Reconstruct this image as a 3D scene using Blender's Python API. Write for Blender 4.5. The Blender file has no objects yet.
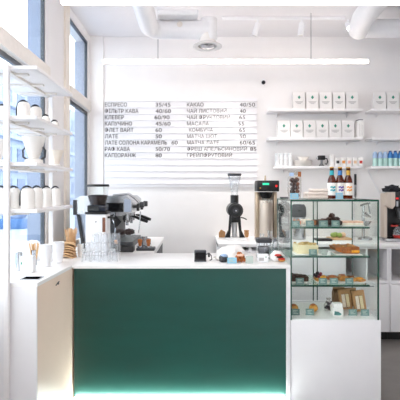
import bpy, bmesh, math, random
from mathutils import Vector, Matrix, noise

# ------------------------------------------------------------------ camera, world, light, exposure
scn = bpy.context.scene
COL = scn.collection
F = 450.0                                   # focal length in pixels (400 px frame)
cam_d = bpy.data.cameras.new('camera'); cam = bpy.data.objects.new('camera', cam_d); COL.objects.link(cam)
cam.location = (0, 0, 1.5); cam.rotation_euler = (math.pi / 2, 0, 0)
cam_d.sensor_width = 36; cam_d.lens = F / 400 * 36
cam_d.shift_x = 5 / 400; cam_d.shift_y = -10 / 400
cam_d.clip_start = 0.05; cam_d.clip_end = 300
scn.camera = cam
w = bpy.data.worlds.new('sky'); scn.world = w; w.use_nodes = True
bg = w.node_tree.nodes['Background']
bg.inputs[0].default_value = (0.92, 0.955, 1.0, 1); bg.inputs[1].default_value = 3.25
STRIP_POWER = 6.3
HALL_FILL_POWER = 9.6  # fill strength of the strips added behind the camera
SPOT_POWER = 56.0
LED_POWER = 30.0
vs = scn.view_settings
vs.view_transform = 'Standard'; vs.look = 'None'; vs.gamma = 1; vs.use_curve_mapping = False
vs.exposure = 0.47
scn.cycles.max_bounces = 12; scn.cycles.transparent_max_bounces = 40
scn.cycles.diffuse_bounces = 6

# ------------------------------------------------------------------ helpers
def X(px, Y): return (px - 195) * Y / F
def Z(py, Y): return 1.5 - (py - 190) * Y / F

def srgb(h):
    h = h.lstrip('#'); c = [int(h[i:i + 2], 16) / 255 for i in (0, 2, 4)]
    return tuple(((v + .055) / 1.055) ** 2.4 if v > .04045 else v / 12.92 for v in c) + (1,)

MATS = {}
def mat(name, col, rough=.5, metal=0, var=.06, scale=30, bump=0, emit=None, coat=0, stretch=None, spec=None):
    m = bpy.data.materials.new(name); m.use_nodes = True
    nt = m.node_tree; b = nt.nodes['Principled BSDF']
    c = srgb(col)
    tc = nt.nodes.new('ShaderNodeTexCoord'); mp = nt.nodes.new('ShaderNodeMapping')
    nt.links.new(tc.outputs['Object'], mp.inputs[0])
    if stretch: mp.inputs['Scale'].default_value = stretch
    n = nt.nodes.new('ShaderNodeTexNoise'); n.inputs['Scale'].default_value = scale; n.inputs['Detail'].default_value = 4
    nt.links.new(mp.outputs[0], n.inputs['Vector'])
    r = nt.nodes.new('ShaderNodeValToRGB'); nt.links.new(n.outputs[0], r.inputs[0])
    r.color_ramp.elements[0].position = .3; r.color_ramp.elements[1].position = .7
    r.color_ramp.elements[0].color = tuple(max(0, v * (1 - var)) for v in c[:3]) + (1,)
    r.color_ramp.elements[1].color = tuple(min(1, v * (1 + var)) for v in c[:3]) + (1,)
    nt.links.new(r.outputs[0], b.inputs['Base Color'])
    b.inputs['Roughness'].default_value = rough; b.inputs['Metallic'].default_value = metal
    if coat: b.inputs['Coat Weight'].default_value = coat; b.inputs['Coat Roughness'].default_value = .05
    if spec is not None: b.inputs['Specular IOR Level'].default_value = spec
    if bump:
        bp = nt.nodes.new('ShaderNodeBump'); bp.inputs['Strength'].default_value = bump; bp.inputs['Distance'].default_value = .01
        nt.links.new(n.outputs[0], bp.inputs['Height']); nt.links.new(bp.outputs[0], b.inputs['Normal'])
    if emit:
        b.inputs['Emission Color'].default_value = srgb(emit[0]); b.inputs['Emission Strength'].default_value = emit[1]
    MATS[name] = m
    return m

def glass(name, tint, edge='#ffffff', edge_amt=.25, rough=.02, ior=1.45, base=0):
    m = bpy.data.materials.new(name); m.use_nodes = True
    nt = m.node_tree; nt.nodes.clear()
    out = nt.nodes.new('ShaderNodeOutputMaterial')
    tr = nt.nodes.new('ShaderNodeBsdfTransparent'); tr.inputs[0].default_value = srgb(tint)
    gl = nt.nodes.new('ShaderNodeBsdfGlossy'); gl.inputs['Roughness'].default_value = rough
    df = nt.nodes.new('ShaderNodeBsdfDiffuse'); df.inputs[0].default_value = srgb(edge)
    lw = nt.nodes.new('ShaderNodeLayerWeight'); lw.inputs[0].default_value = .35
    mu = nt.nodes.new('ShaderNodeMath'); mu.operation = 'MULTIPLY_ADD'; mu.inputs[1].default_value = edge_amt; mu.inputs[2].default_value = base
    nt.links.new(lw.outputs['Facing'], mu.inputs[0])
    m1 = nt.nodes.new('ShaderNodeMixShader'); m2 = nt.nodes.new('ShaderNodeMixShader')
    f0 = ((ior - 1) / (ior + 1)) ** 2
    fc = nt.nodes.new('ShaderNodeLayerWeight'); fc.inputs[0].default_value = .5
    pw = nt.nodes.new('ShaderNodeMath'); pw.operation = 'POWER'; pw.inputs[1].default_value = 5
    nt.links.new(fc.outputs['Facing'], pw.inputs[0])
    fr = nt.nodes.new('ShaderNodeMath'); fr.operation = 'MULTIPLY_ADD'; fr.inputs[1].default_value = (1 - f0) * .8; fr.inputs[2].default_value = f0
    nt.links.new(pw.outputs[0], fr.inputs[0])
    nt.links.new(mu.outputs[0], m1.inputs[0]); nt.links.new(tr.outputs[0], m1.inputs[1]); nt.links.new(df.outputs[0], m1.inputs[2])
    nt.links.new(fr.outputs[0], m2.inputs[0]); nt.links.new(m1.outputs[0], m2.inputs[1]); nt.links.new(gl.outputs[0], m2.inputs[2])
    nt.links.new(m2.outputs[0], out.inputs[0])
    MATS[name] = m
    return m

class MB:
    def __init__(s): s.bm = bmesh.new()
    def box(s, x0, x1, y0, y1, z0, z1, bev=0, M=None):
        d = bmesh.ops.create_cube(s.bm, size=1)
        T = Matrix.Translation(((x0 + x1) / 2, (y0 + y1) / 2, (z0 + z1) / 2)) @ Matrix.Diagonal((x1 - x0, y1 - y0, z1 - z0, 1))
        bmesh.ops.transform(s.bm, matrix=T, verts=d['verts'])
        vs_ = d['verts']
        if bev:
            es = {e for v in vs_ for e in v.link_edges}
            r = bmesh.ops.bevel(s.bm, geom=list(es), offset=bev, segments=2, affect='EDGES', profile=.5)
            vs_ = list({v for f in r['faces'] for v in f.verts} | {v for v in vs_ if v.is_valid})
        if M: bmesh.ops.transform(s.bm, matrix=M, verts=[v for v in vs_ if v.is_valid])
        return s
    def cyl(s, p0, p1, r0, r1=None, n=20, caps=True):
        p0, p1 = Vector(p0), Vector(p1); r1 = r0 if r1 is None else r1
        d = p1 - p0
        c = bmesh.ops.create_cone(s.bm, cap_ends=caps, segments=n, radius1=r0, radius2=r1, depth=d.length)
        q = Vector((0, 0, 1)).rotation_difference(d.normalized()).to_matrix().to_4x4()
        bmesh.ops.transform(s.bm, matrix=Matrix.Translation((p0 + p1) / 2) @ q, verts=c['verts'])
        return s
    def lathe(s, prof, loc=(0, 0, 0), n=24, sx=1, sy=1, M=None):
        rings = []
        for r, z in prof:
            if r < 1e-6: rings.append([s.bm.verts.new((0, 0, z))])
            else: rings.append([s.bm.verts.new((r * sx * math.cos(2 * math.pi * k / n), r * sy * math.sin(2 * math.pi * k / n), z)) for k in range(n)])
        for a, b in zip(rings, rings[1:]):
            for k in range(n):
                k2 = (k + 1) % n
                if len(a) == 1 and len(b) == 1: continue
                if len(a) == 1: s.bm.faces.new((a[0], b[k2], b[k]))
                elif len(b) == 1: s.bm.faces.new((a[k], a[k2], b[0]))
                else: s.bm.faces.new((a[k], a[k2], b[k2], b[k]))
        vsl = [v for r_ in rings for v in r_]
        T = Matrix.Translation(loc)
        if M: T = T @ M
        bmesh.ops.transform(s.bm, matrix=T, verts=vsl)
        return s
    def tube(s, pts, r, n=8, rs=None):
        pts = [Vector(p) for p in pts]; rings = []
        up = Vector((0, 0, 1))
        for i, p in enumerate(pts):
            t = (pts[min(i + 1, len(pts) - 1)] - pts[max(i - 1, 0)]).normalized()
            u = up if abs(t.dot(up)) < .95 else Vector((0, 1, 0))
            a = t.cross(u).normalized(); b = t.cross(a).normalized()
            rr = rs[i] if rs else r
            rings.append([s.bm.verts.new(p + (a * math.cos(2 * math.pi * k / n) + b * math.sin(2 * math.pi * k / n)) * rr) for k in range(n)])
        for a, b in zip(rings, rings[1:]):
            for k in range(n): s.bm.faces.new((a[k], a[(k + 1) % n], b[(k + 1) % n], b[k]))
        s.bm.faces.new(rings[0][::-1]); s.bm.faces.new(rings[-1])
        return s
    def blob(s, c, rad, amp=.15, freq=2.0, seed=0, sub=3, flat=None):
        d = bmesh.ops.create_icosphere(s.bm, subdivisions=sub, radius=1)
        rad = Vector(rad)
        for v in d['verts']:
            k = 1 + amp * noise.noise(v.co * freq + Vector((seed * 7.3, seed * 3.1, seed)))
            q = Vector((v.co.x * rad.x, v.co.y * rad.y, v.co.z * rad.z)) * k
            if flat is not None and q.z < -flat * rad.z: q.z = -flat * rad.z
            v.co = q + Vector(c)
        return s
    def prism(s, poly, a, b, axis='z'):
        def P(u, v, t): return {'z': (u, v, t), 'y': (u, t, v), 'x': (t, u, v)}[axis]
        A = [s.bm.verts.new(P(u, v, a)) for u, v in poly]; B = [s.bm.verts.new(P(u, v, b)) for u, v in poly]
        n = len(poly)
        s.bm.faces.new(A[::-1]); s.bm.faces.new(B)
        for k in range(n): s.bm.faces.new((A[k], A[(k + 1) % n], B[(k + 1) % n], B[k]))
        return s
    def build(s, name, m, parent=None, loc=(0, 0, 0), rot=(0, 0, 0), label=None, smooth=True):
        bmesh.ops.recalc_face_normals(s.bm, faces=s.bm.faces)
        me = bpy.data.meshes.new(name); s.bm.to_mesh(me); s.bm.free()
        if smooth:
            for p in me.polygons: p.use_smooth = True
            me.set_sharp_from_angle(angle=math.radians(38))
        me.materials.append(MATS[m])
        o = bpy.data.objects.new(name, me); COL.objects.link(o)
        o.location = loc; o.rotation_euler = rot
        if parent: o.parent = parent
        if label: o['label'] = label
        return o

def tag(o, label=None, cat=None, group=None, kind=None):
    if label: o['label'] = label
    if cat: o['category'] = cat
    if group: o['group'] = group
    if kind: o['kind'] = kind
    return o
def thing(name, label, cat, loc, rz=0, group=None):
    o = bpy.data.objects.new(name, None); COL.objects.link(o); o.empty_display_size = .05
    o.location = loc; o.rotation_euler = (0, 0, rz)
    return tag(o, label, cat, group)
def solo(name, mb, m, label, cat, loc=(0, 0, 0), rz=0, group=None):
    return tag(mb.build(name, m, None, loc, (0, 0, rz)), label, cat, group)
def struct(name, mb, m, parent=None):
    o = mb.build(name, m, parent)
    if not parent: o['kind'] = 'structure'
    return o
def kids(o): return [c for c in bpy.data.objects if c.parent == o]
def copy_tree(o, loc, rz=None, label=None, group=None, parent=None):
    c = o.copy(); COL.objects.link(c)
    if parent: c.parent = parent
    else:
        c.location = loc
        if rz is not None: c.rotation_euler = (0, 0, rz)
        if label: c['label'] = label
        if group: c['group'] = group
    for ch in kids(o): copy_tree(ch, None, parent=c)
    return c
def text_mesh(body, name, m, parent, x, y, z, height, width=None, depth=.001, align='LEFT'):
    cu = bpy.data.curves.new('lettering', 'FONT'); cu.body = body; cu.size = height / .72; cu.extrude = depth
    cu.align_x = align
    o = bpy.data.objects.new('lettering', cu); COL.objects.link(o)
    dg = bpy.context.evaluated_depsgraph_get(); dg.update()
    me = bpy.data.meshes.new_from_object(o.evaluated_get(dg))
    bpy.data.objects.remove(o)
    xs = [v.co.x for v in me.vertices] or [0, 1]
    k = width / (max(xs) - min(xs)) if width else 1
    x0 = min(xs) if width else 0
    for v in me.vertices:
        a, b, c = v.co
        v.co = ((a - x0) * k, -c, b)
    me.materials.clear(); me.materials.append(MATS[m])
    t = bpy.data.objects.new(name, me); COL.objects.link(t); t.location = (x, y, z)
    if parent: t.parent = parent
    return t

# ------------------------------------------------------------------ materials
mat('wall_paint', '#f1eeed', .7, var=.012, scale=6)
mat('ceiling_paint', '#ebe9ea', .8, var=.012, scale=5)
mat('concrete', '#77726f', .35, var=.12, scale=5, bump=.05)
mat('cream_paint', '#f1e8dc', .6, var=.02)
mat('white_lacquer', '#f0eef0', .35, var=.012, scale=8)
mat('white_top', '#f6f4f3', .28, var=.012, scale=9)
mat('warm_lacquer', '#f5dfcd', .4, var=.012, scale=8)
mat('shelf_white', '#f3f0f0', .45, var=.015)
mat('frame_grey', '#454c55', .4, var=.05)
mat('frame_pale', '#e9e2da', .5, var=.03)
mat('green_panel', '#0c4a41', .38, var=.1, scale=2.2, coat=.2, stretch=(1, 1, 4), spec=.6)
mat('glass_edge', '#0f4a3a', .2, var=.05)
mat('led', '#ffffff', .5, emit=('#f4fffa', LED_POWER), var=0)
mat('strip_light', '#ffffff', .5, emit=('#ffeee2', STRIP_POWER), var=0)
mat('hall_fill_light', '#ffffff', .5, emit=('#fff0e4', HALL_FILL_POWER), var=0)  # glow of the added, unseen fill strips
mat('spot_light', '#ffffff', .5, emit=('#ffffff', 25), var=0)
mat('display_green', '#0c2018', .3, emit=('#20d0a0', 1.2), var=0)
mat('lamp_red', '#c02020', .3, emit=('#e02020', .6), var=0)
mat('steel', '#b9babd', .26, 1, var=.05, scale=8, stretch=(6, 6, .4))
mat('steel_dark', '#77797d', .3, 1, var=.06)
mat('steel_blue', '#a7b2c4', .4, .35, var=.04)
mat('brass_panel', '#c6b39c', .3, .8, var=.05)
mat('black', '#17171a', .4, var=.1)
mat('black_gloss', '#101013', .15, var=.1)
mat('charcoal', '#3a3b40', .45, var=.08)
mat('white_plastic', '#f2f2f4', .35, var=.015)
mat('bag_white', '#e9e6e4', .7, var=.02, bump=.04)
mat('pit_black', '#050505', 1, var=.1, spec=0)
mat('navy_black', '#1d2431', .25, var=.1)
mat('white_paper', '#f4f1ee', .75, var=.02, bump=.05)
mat('porcelain', '#f2eee9', .25, var=.015)
mat('ink', '#55504f', .7, var=.02)
mat('ink_light', '#b5b2b1', .7, var=.02)
mat('logo_green', '#2e8a72', .6, var=.04)
mat('teal_print', '#4d817e', .6, var=.05)
mat('kraft', '#b4865a', .8, var=.1, scale=60, bump=.1)
mat('kraft_dark', '#8a6546', .8, var=.1, scale=60, bump=.1)
mat('wood_light', '#d4ab7e', .6, var=.12, scale=20, stretch=(1, 1, 6))
mat('sill_wood', '#e6cfb4', .5, var=.06, scale=10)
mat('beans', '#24120e', .5, var=.35, scale=140, bump=.6)
mat('chocolate', '#3b2019', .55, var=.3, scale=70, bump=.5)
mat('brownie', '#4b2d22', .7, var=.25, scale=90, bump=.6)
mat('bake_gold', '#c98b45', .55, var=.3, scale=50, bump=.3)
mat('bake_brown', '#a9602a', .55, var=.3, scale=45, bump=.3)
mat('bun_gold', '#dd9f4a', .5, var=.25, scale=40, bump=.2)
mat('bake_orange', '#d9742e', .55, var=.2, scale=50, bump=.3)
mat('cheesecake', '#f2e2b8', .6, var=.05, scale=40)
mat('crumb', '#dcb878', .8, var=.3, scale=120, bump=.8)
mat('meringue', '#f3e6d6', .7, var=.05, scale=40)
mat('pink_glaze', '#f0c2a8', .5, var=.12, scale=40)
mat('orange_fruit', '#f0a01e', .35, var=.2, scale=40)
mat('berry_dark', '#2d1626', .3, var=.3, scale=60)
mat('berry_red', '#8c1f33', .3, var=.25, scale=60)
mat('lime', '#9ab45c', .4, var=.2, scale=30)
mat('tag_teal', '#6f8e8a', .55, var=.05)
mat('tag_blue', '#8fc4dc', .55, var=.05)
mat('tag_grey', '#b9c4bd', .55, var=.05)
mat('amber', '#7a4614', .08, var=.1, coat=.5)
mat('label_white', '#f5f1ea', .6, var=.02)
mat('teal', '#29a6b0', .5, var=.08)
mat('purple', '#5c3f9c', .5, var=.08)
mat('orange', '#efa04a', .5, var=.08)
mat('gold', '#c99a3c', .4, .3, var=.08)
mat('blue', '#3f82c4', .35, var=.12)
mat('blue_dark', '#1f3f78', .35, var=.12)
mat('pale_blue', '#a9c2e2', .3, var=.12)
mat('aqua', '#b8dcd4', .2, var=.06)
mat('red', '#c8342c', .5, var=.08)
mat('pink', '#f2b8a6', .6, var=.05)
mat('peach', '#f4cda6', .6, var=.05)
mat('rubber', '#26262a', .7, var=.1)
mat('cloth_black', '#191b22', .9, var=.2, scale=60, bump=.4)
mat('street', '#8d9cb2', .8, var=.08, scale=2)
mat('cubby_back_shade', '#6f6864', .7, var=.05)  # darker tone paints in the depth shade of the open cubbies
mat('reveal_sky_shade', '#7f8ea8', .7, var=.05)  # blue-grey sky shade put into the colour of the white jamb
mat('steel_soft', '#d6c9bc', .5, .8, var=.06, scale=9, stretch=(9, 9, .2))
mat('steel_bright', '#dcdcde', .42, .6, var=.04)
mat('wrap_cream', '#eadcd2', .75, var=.03, bump=.05)
mat('facade', '#93a3bc', .8, var=.06, scale=1)
mat('facade_dark', '#5d7194', .6, var=.1, scale=1)
mat('street_blue', '#3a6699', .6, var=.1)
mat('foil_brown', '#7a4a35', .5, var=.3, scale=50, bump=.4)
glass('pane', '#fbfefe', '#ffffff', .03, ior=1.3)
glass('case_glass', '#fcfefd', '#e4f2ec', .02, ior=1.2)
glass('shelf_glass', '#eef8f3', '#b4d6c8', .25, ior=1.35)
glass('clear_glass', '#fbfcfd', '#f8fafc', .42)
glass('amber_glass', '#a85c1c', '#5a2c0a', .5, rough=.05, ior=1.6)
glass('bag_film', '#f6f4f2', '#ffffff', .3)
glass('milky_plastic', '#f6f8fb', '#ffffff', .3, base=.6)
glass('bottle_clear', '#e6f5f1', '#d2ece4', .5)

# ------------------------------------------------------------------ setting
XL, YB, ZC = -1.21, 5.20, 3.27
struct('floor', MB().box(XL - .14, 3.5, -3, YB + .1, -.1, 0), 'concrete')
struct('ceiling', MB().box(XL - .14, 3.5, -3, YB + .1, ZC, ZC + .1), 'ceiling_paint')
struct('wall_back', MB().box(XL - .14, 3.5, YB, YB + .12, 0, ZC), 'wall_paint')
struct('wall_right', MB().box(3.4, 3.5, -3, YB, 0, ZC), 'wall_paint')
struct('wall_front', MB().box(XL - .14, 1.3, -3.1, -3, 0, ZC).box(2.2, 3.5, -3.1, -3, 0, ZC).box(1.3, 2.2, -3.1, -3, 2.5, ZC), 'wall_paint')
W1 = (-1.5, 3.66); W2 = (4.28, 5.1); SILL = .93; HEAD = 3.18
m_ = MB()
m_.box(XL - .14, XL, -3, YB, 0, SILL).box(XL - .14, XL, -3, YB, HEAD, ZC)
m_.box(XL - .14, XL, -3, W1[0], SILL, HEAD).box(XL - .14, XL, W1[1], W2[0], SILL, HEAD).box(XL - .14, XL, W2[1], YB, SILL, HEAD)
struct('wall_left', m_, 'wall_paint')
def window(name, y0, y1):
    fr = MB(); t = .02; x0, x1 = XL - .04, XL - .012
    fr.box(x0, x1, y0, y0 + t, SILL, HEAD).box(x0, x1, y1 - t, y1, SILL, HEAD)
    fr.box(x0, x1, y0 + t, y1 - t, SILL, SILL + t).box(x0, x1, y0 + t, y1 - t, HEAD - t, HEAD)
    fr.box(x0, x1, y0 + t, y1 - t, 2.35, 2.385)
    f = struct(name, fr, 'frame_grey')
    MB().box(XL - .15, XL - .0405, y1 - .012, y1 - .0005, SILL + .001, HEAD - .001).build('outer_reveal', 'reveal_sky_shade', f)  # thin liner carrying the painted blue shade of the jamb
    MB().box(XL - .03, XL + .035, y0 + .001, y1 - .001, 2.385, 2.495).build('transom', 'frame_pale', f)
    MB().box(XL - .028, XL - .022, y0 + t, y1 - t, SILL + t, 2.35).build('window_pane', 'pane', f)
    MB().box(XL - .028, XL - .022, y0 + t, y1 - t, 2.495, HEAD - t).build('window_pane', 'pane', f)
    return f
window('window_1', *W1); window('window_2', *W2)
struct('trim_1', MB().box(XL, XL + .022, W2[0] - .13, W2[0] - .005, 1.04, ZC), 'cream_paint')
struct('trim_2', MB().box(XL, -1.055, YB - .025, YB, 0, ZC), 'wall_paint')
struct('trim_3', MB().box(XL + .001, XL + .12, 3.45, 4.25, 1.002, 1.035, .004), 'sill_wood')

# outdoors
struct('ground', MB().box(-60, XL - .14, -10, 120, -.3, -.12), 'street')
def building(label, x0, x1, y0, y1, h, rows, dy):
    b = thing('building', label, 'building', (x1, y0, -.12))
    MB().box(x0 - x1, 0, 0, y1 - y0, 0, h).build('facade', 'facade', b)
    n = 0
    for r in range(rows):
        z = 1.2 + r * (h - 1) / rows
        y = 1.0
        while y + dy * .6 < y1 - y0 and n < 90:
            wd = MB().box(0.0, .06, y, y + dy * .6, z, z + 1.3).build('window_pane', 'facade_dark', b); n += 1
            y += dy
        MB().box(0, .5, 0, y1 - y0, z - .5, z - .25).build('balcony_ledge', 'facade', b)
building('pale blue-grey building with rows of windows seen through the large left window', -22, -14, 24, 54, 10.5, 4, 2.6)
building('taller pale building farther down the street beyond the left window', -26, -16, 58, 84, 12, 4, 3.2)
pl_ = thing('street_planter', 'low blue street planter on the pavement outside the left window', 'planter', (-7.6, 19, -.12))
MB().box(-.55, .55, -.4, .4, 0, .42, .03).build('planter_box', 'street_blue', pl_)
MB().blob((0, 0, .5), (.5, .35, .25), .3, 3, 2).build('shrub', 'facade_dark', pl_)

# ------------------------------------------------------------------ linear lights, track, ducts
def strip(label, Y):
    r = thing('pendant_light', label, 'ceiling light', (.405, Y, 2.785 if Y > 4 else 2.797), 0, 'linear pendant lights')
    MB().box(-1.325, 1.325, -.02, .02, -.016, .014, .003).build('light_diffuser', 'strip_light' if Y > 2 else 'hall_fill_light', r)
    MB().box(-1.327, 1.327, -.006, .006, .0145, .024, .002).build('light_housing', 'white_plastic', r)
    for xx in ((-.775, .755) if Y > 4 else (-1.1, 1.1)): MB().cyl((xx, 0, .0245), (xx, 0, ZC - r.location.z), .003, n=6).build('suspension_cable', 'steel_dark', r)
strip('long white linear pendant light across the top of the view, above the counter', 3.1)
strip('long white linear pendant light hanging before the back wall above the menu', 4.5)
for i, Y in enumerate((1.7, .3, -1.1)):  # extra strips out of view, added to fill the room with light
    strip(['unseen linear pendant light added as fill, nearest the counter', 'unseen linear pendant light added as fill, middle', 'unseen linear pendant light added as fill, farthest from the counter'][i], Y)

YT = 4.6
tr = thing('light_track', 'white ceiling track rail behind the front pendant light', 'light track', (0, YT, ZC))
MB().box(X(222, YT), X(345, YT), -.018, .018, -.03, -.001, .003).build('track_rail', 'white_plastic', tr)
def spot(px, lit, label):
    s = thing('spotlight', label, 'spotlight', (X(px, YT), YT, ZC - .03), 0, 'spotlights on the ceiling track')
    MB().cyl((0, 0, -.0), (0, 0, -.05), .012, n=10).build('stem', 'white_plastic', s)
    d = (Vector((-.62, .55, -2.05)) if px < 280 else Vector((-.12, .03, -1))) if not lit else Vector((-.05, -.75, -.6))
    d.normalize(); p = Vector((0, 0, -.05))
    spot_lamp(s, d, p + d * .13)
    MB().cyl(p - d * .015, p + d * .11, .032, n=20).build('lamp_head', 'white_plastic', s)
    MB().cyl(p + d * .1105, p + d * .113, .026, n=20).build('lamp_lens', 'spot_light' if lit else 'porcelain', s)
def spot_lamp(parent, d, p):
    ld = bpy.data.lights.new('spot_beam', 'SPOT'); ld.energy = SPOT_POWER; ld.spot_size = math.radians(62); ld.spot_blend = .9; ld.shadow_soft_size = .03; ld.color = (1, .97, .93)
    lo = bpy.data.objects.new('spot_beam', ld); COL.objects.link(lo); lo.parent = parent
    lo.location = p; lo.rotation_euler = Vector((0, 0, -1)).rotation_difference(d).to_euler()
spot(258, 0, 'white track spotlight, leftmost of three, unlit towards the camera')
spot(302, 0, 'white track spotlight in the middle of the three on the track')
spot(348, 1, 'glaring white track spotlight beside the right air duct')

def arc_pts(c, r, a0, a1, n, z):
    return [(c[0] + r * math.cos(a0 + (a1 - a0) * k / n), c[1] + r * math.sin(a0 + (a1 - a0) * k / n), z) for k in range(n + 1)]
YD = 4.1; zd = Z(30, YD)
du = thing('air_duct', 'white elbow air duct with round flared outlet at left of ceiling', 'air duct', (0, 0, 0))
xe = X(150, YD)
pts = [(X(209, YD), YD, zd)] + [(xe + .12 + -.12 * math.sin(a), YD - .12 + .12 * math.cos(a), zd) for a in [k * math.pi / 2 / 8 for k in range(9)]] + [(xe, 2.2, zd)]
MB().tube(pts, .082, 24).build('duct_pipe', 'white_plastic', du)
MB().lathe([(.0, .0), (.072, 0), (.072, -.2), (.0, -.2)], (X(209, YD), YD, zd + .1), 24).build('duct_drop', 'white_plastic', du)
zb = Z(46, YD)
MB().lathe([(.07, .12), (.075, .03), (.13, .0), (.135, -.008), (.125, -.012), (.085, -.004), (.085, .03), (.07, .03)], (X(207.5, YD), YD, zb), 32).build('outlet_ring', 'porcelain', du)
MB().lathe([(0, .02), (.06, .015), (.068, 0), (.045, -.016), (0, -.022)], (X(207.5, YD), YD, zb), 28).build('outlet_disc', 'steel', du)
MB().box(X(159, YD), X(198, YD), YD - .16, YD + .0, zd + .075, zd + .125, .01).build('mounting_plate', 'white_plastic', du)
MB().lathe([(0, 0), (.022, 0), (.026, .006), (0, .008)], (X(180, YD), YD - .084, zd + .02), 18, M=Matrix.Rotation(math.pi / 2, 4, 'X')).build('inspection_cap', 'frame_pale', du)
YR = 4.4; zr = Z(28.5, YR)
dr = thing('air_duct', 'thick white air duct crossing the ceiling corner at right', 'air duct', (0, 0, 0))
MB().tube([(3.3, YR, zr), (X(366, YR), YR, zr)], .088, 24).build('duct_pipe', 'white_plastic', dr)
MB().tube([(X(360, YR), YR + .03, zr), (X(363, 4.15), 4.15, zr + .005), (X(388, 3.5), 3.5, zr + .01), (1.85, 2.4, zr + .02)], .1, 24).build('duct_branch', 'white_plastic', dr)

cm = thing('security_camera', 'small black dome camera on the back wall left of the coffee bag shelves', 'camera', (X(263.5, 5.17), YB, Z(82, 5.17)))
MB().cyl((0, -.001, .02), (0, -.03, .02), .022, n=16).build('mount', 'white_plastic', cm)
MB().blob((0, -.03, -.005), (.024, .024, .024), 0, 1, 0, 2).build('camera_dome', 'black_gloss', cm)
sn = solo('smoke_sensor', MB().cyl((0, 0, 0), (0, 0, -.03), .03, .022), 'white_plastic', 'tiny round sensor on the ceiling left of the elbow duct', 'sensor', (X(137, 4.4), 4.4, ZC - .0005))

# ------------------------------------------------------------------ menu board
YM = YB - .02
mb_ = thing('menu_board', 'white slatted menu board with grey lettering on the back wall', 'menu board', (0, YM, 0))
x0, x1 = X(104.5, YM), X(257, YM); ztop = Z(98, YM); zbot = Z(187, YM)
MB().box(x0, x1, 0, .019, zbot, ztop).build('board_panel', 'white_lacquer', mb_)
pitch = 6.33 * YM / F
rz0 = Z(101.2, YM)
for k in range(14):
    MB().box(x0, x1, -.012, .0, rz0 - k * pitch - .006, rz0 - k * pitch + .006, .002).build('letter_rail', 'white_lacquer', mb_)
L = [('ЕСПРЕСО', 22, '35/45', 15, 155.5), ('ФІЛЬТР КАВА', 33.5, '40/60', 15.5, 155.5), ('КЛЕВЕР', 19, '60/90', 15, 154.5), ('КАПУЧИНО', 27, '45/60', 15, 155.5),
     ('ФЛЕТ ВАЙТ', 28.5, '60', 6.3, 155.5), ('ЛАТЕ', 13, '50', 6.3, 155.5), ('ЛАТЕ СОЛОНА КАРАМЕЛЬ', 62, '60', 6.3, 171.5), ('РАФ КАВА', 25, '50/70', 14.5, 155.5), ('КАПІОРАНЖ', 31, '80', 6.3, 155.5)]
R = [('КАКАО', 16.5, '40/50', 15.5, 239.5), ('ЧАЙ ЛИСТОВИЙ', 39.5, '40', 6.3, 239.5), ('ЧАЙ ФРУКТОВИЙ', 43, '65', 6.3, 239), ('МАСАЛА', 22, '55', 6.3, 238), ('КОМБУЧА', 24, '65', 6.3, 239),
     ('МАТЧА ШОТ', 30, '50', 6.3, 239.5), ('МАТЧА ЛАТЕ', 32, '60/65', 15.5, 239.5), ('ФРЕШ АПЕЛЬСИНОВИЙ', 60, '85', 6.3, 250), ('ГРЕЙПФРУТОВИЙ', 45, None, 0, 0)]
u = YM / F
for rows, xs in ((L, 105), (R, 187)):
    for k, (a, wa, b, wb, pb) in enumerate(rows):
        zz = Z(106.6 + 6.33 * k, YM)
        dx = 2 if a == 'КОМБУЧА' else 0
        text_mesh(a, 'menu_lettering', 'ink', mb_, X(xs + dx, YM), -.004, zz, 3.9 * u, wa * u)
        if b: text_mesh(b, 'price_lettering', 'ink', mb_, X(pb, YM), -.004, zz, 3.9 * u, wb * u)

# ------------------------------------------------------------------ counters
# left wing
wg = thing('counter_wing', 'white narrow counter wing with cream side along the left window', 'counter', (0, 0, 0))
A = (-.817, 3.0); B = (-.847, 2.42)
MB().prism([(-1.205, 2.42), B, A, (-.817, 3.56), (-1.205, 3.56)], .98, 1.0).build('worktop', 'white_top', wg)
MB().prism([(-1.205, 2.43), (B[0] - .002, 2.43), (A[0] - .002, 2.99), (-.819, 3.55), (-1.205, 3.55)], .0, .9795).build('cabinet_body', 'warm_lacquer', wg)
MB().box(-1.205, -.8505, 2.418, 2.4295, .02, .9795).build('front_board', 'white_lacquer', wg)
lk = MB(); yl = 2.72; xl = -.829
lk.cyl((xl - .004, yl, .935), (xl + .006, yl, .935), .006).cyl((xl - .002, yl - .03, .93), (xl + .004, yl + .012, .945), .003, n=8)
lk.build('lock', 'charcoal', wg)
# main counter
mc = thing('service_counter', 'long white service counter with glossy dark green front', 'counter', (0, 0, 0))
MB().box(-.815, .634, 2.985, 3.57, .978, 1.0, .002).build('worktop', 'white_top', mc)
MB().box(-.806, .607, 3.0, 3.012, .125, .977).build('front_panel', 'green_panel', mc, label='glossy dark green front panel')
MB().box(.6075, .634, 2.99, 3.55, 0, .977).build('end_panel', 'white_lacquer', mc)
MB().box(-.806, .607, 3.013, 3.55, .0, .977).build('carcass', 'white_lacquer', mc)
MB().box(-.806, .607, 2.955, 2.999, .06, .112).build('plinth_ledge', 'white_lacquer', mc)
MB().box(-.8, .6, 2.962, 2.988, .1125, .122).build('led_strip', 'led', mc, label='glowing white light strip')
# left bench
lb = thing('machine_bench', 'white bench under the espresso machine along the left wall', 'counter', (0, 0, 0))
MB().box(-1.205, -.33, 3.575, 4.8, .96, 1.0, .002).build('worktop', 'white_top', lb)
MB().box(-1.205, -.345, 3.575, 4.79, 0, .9595).build('carcass', 'charcoal', lb)
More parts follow.
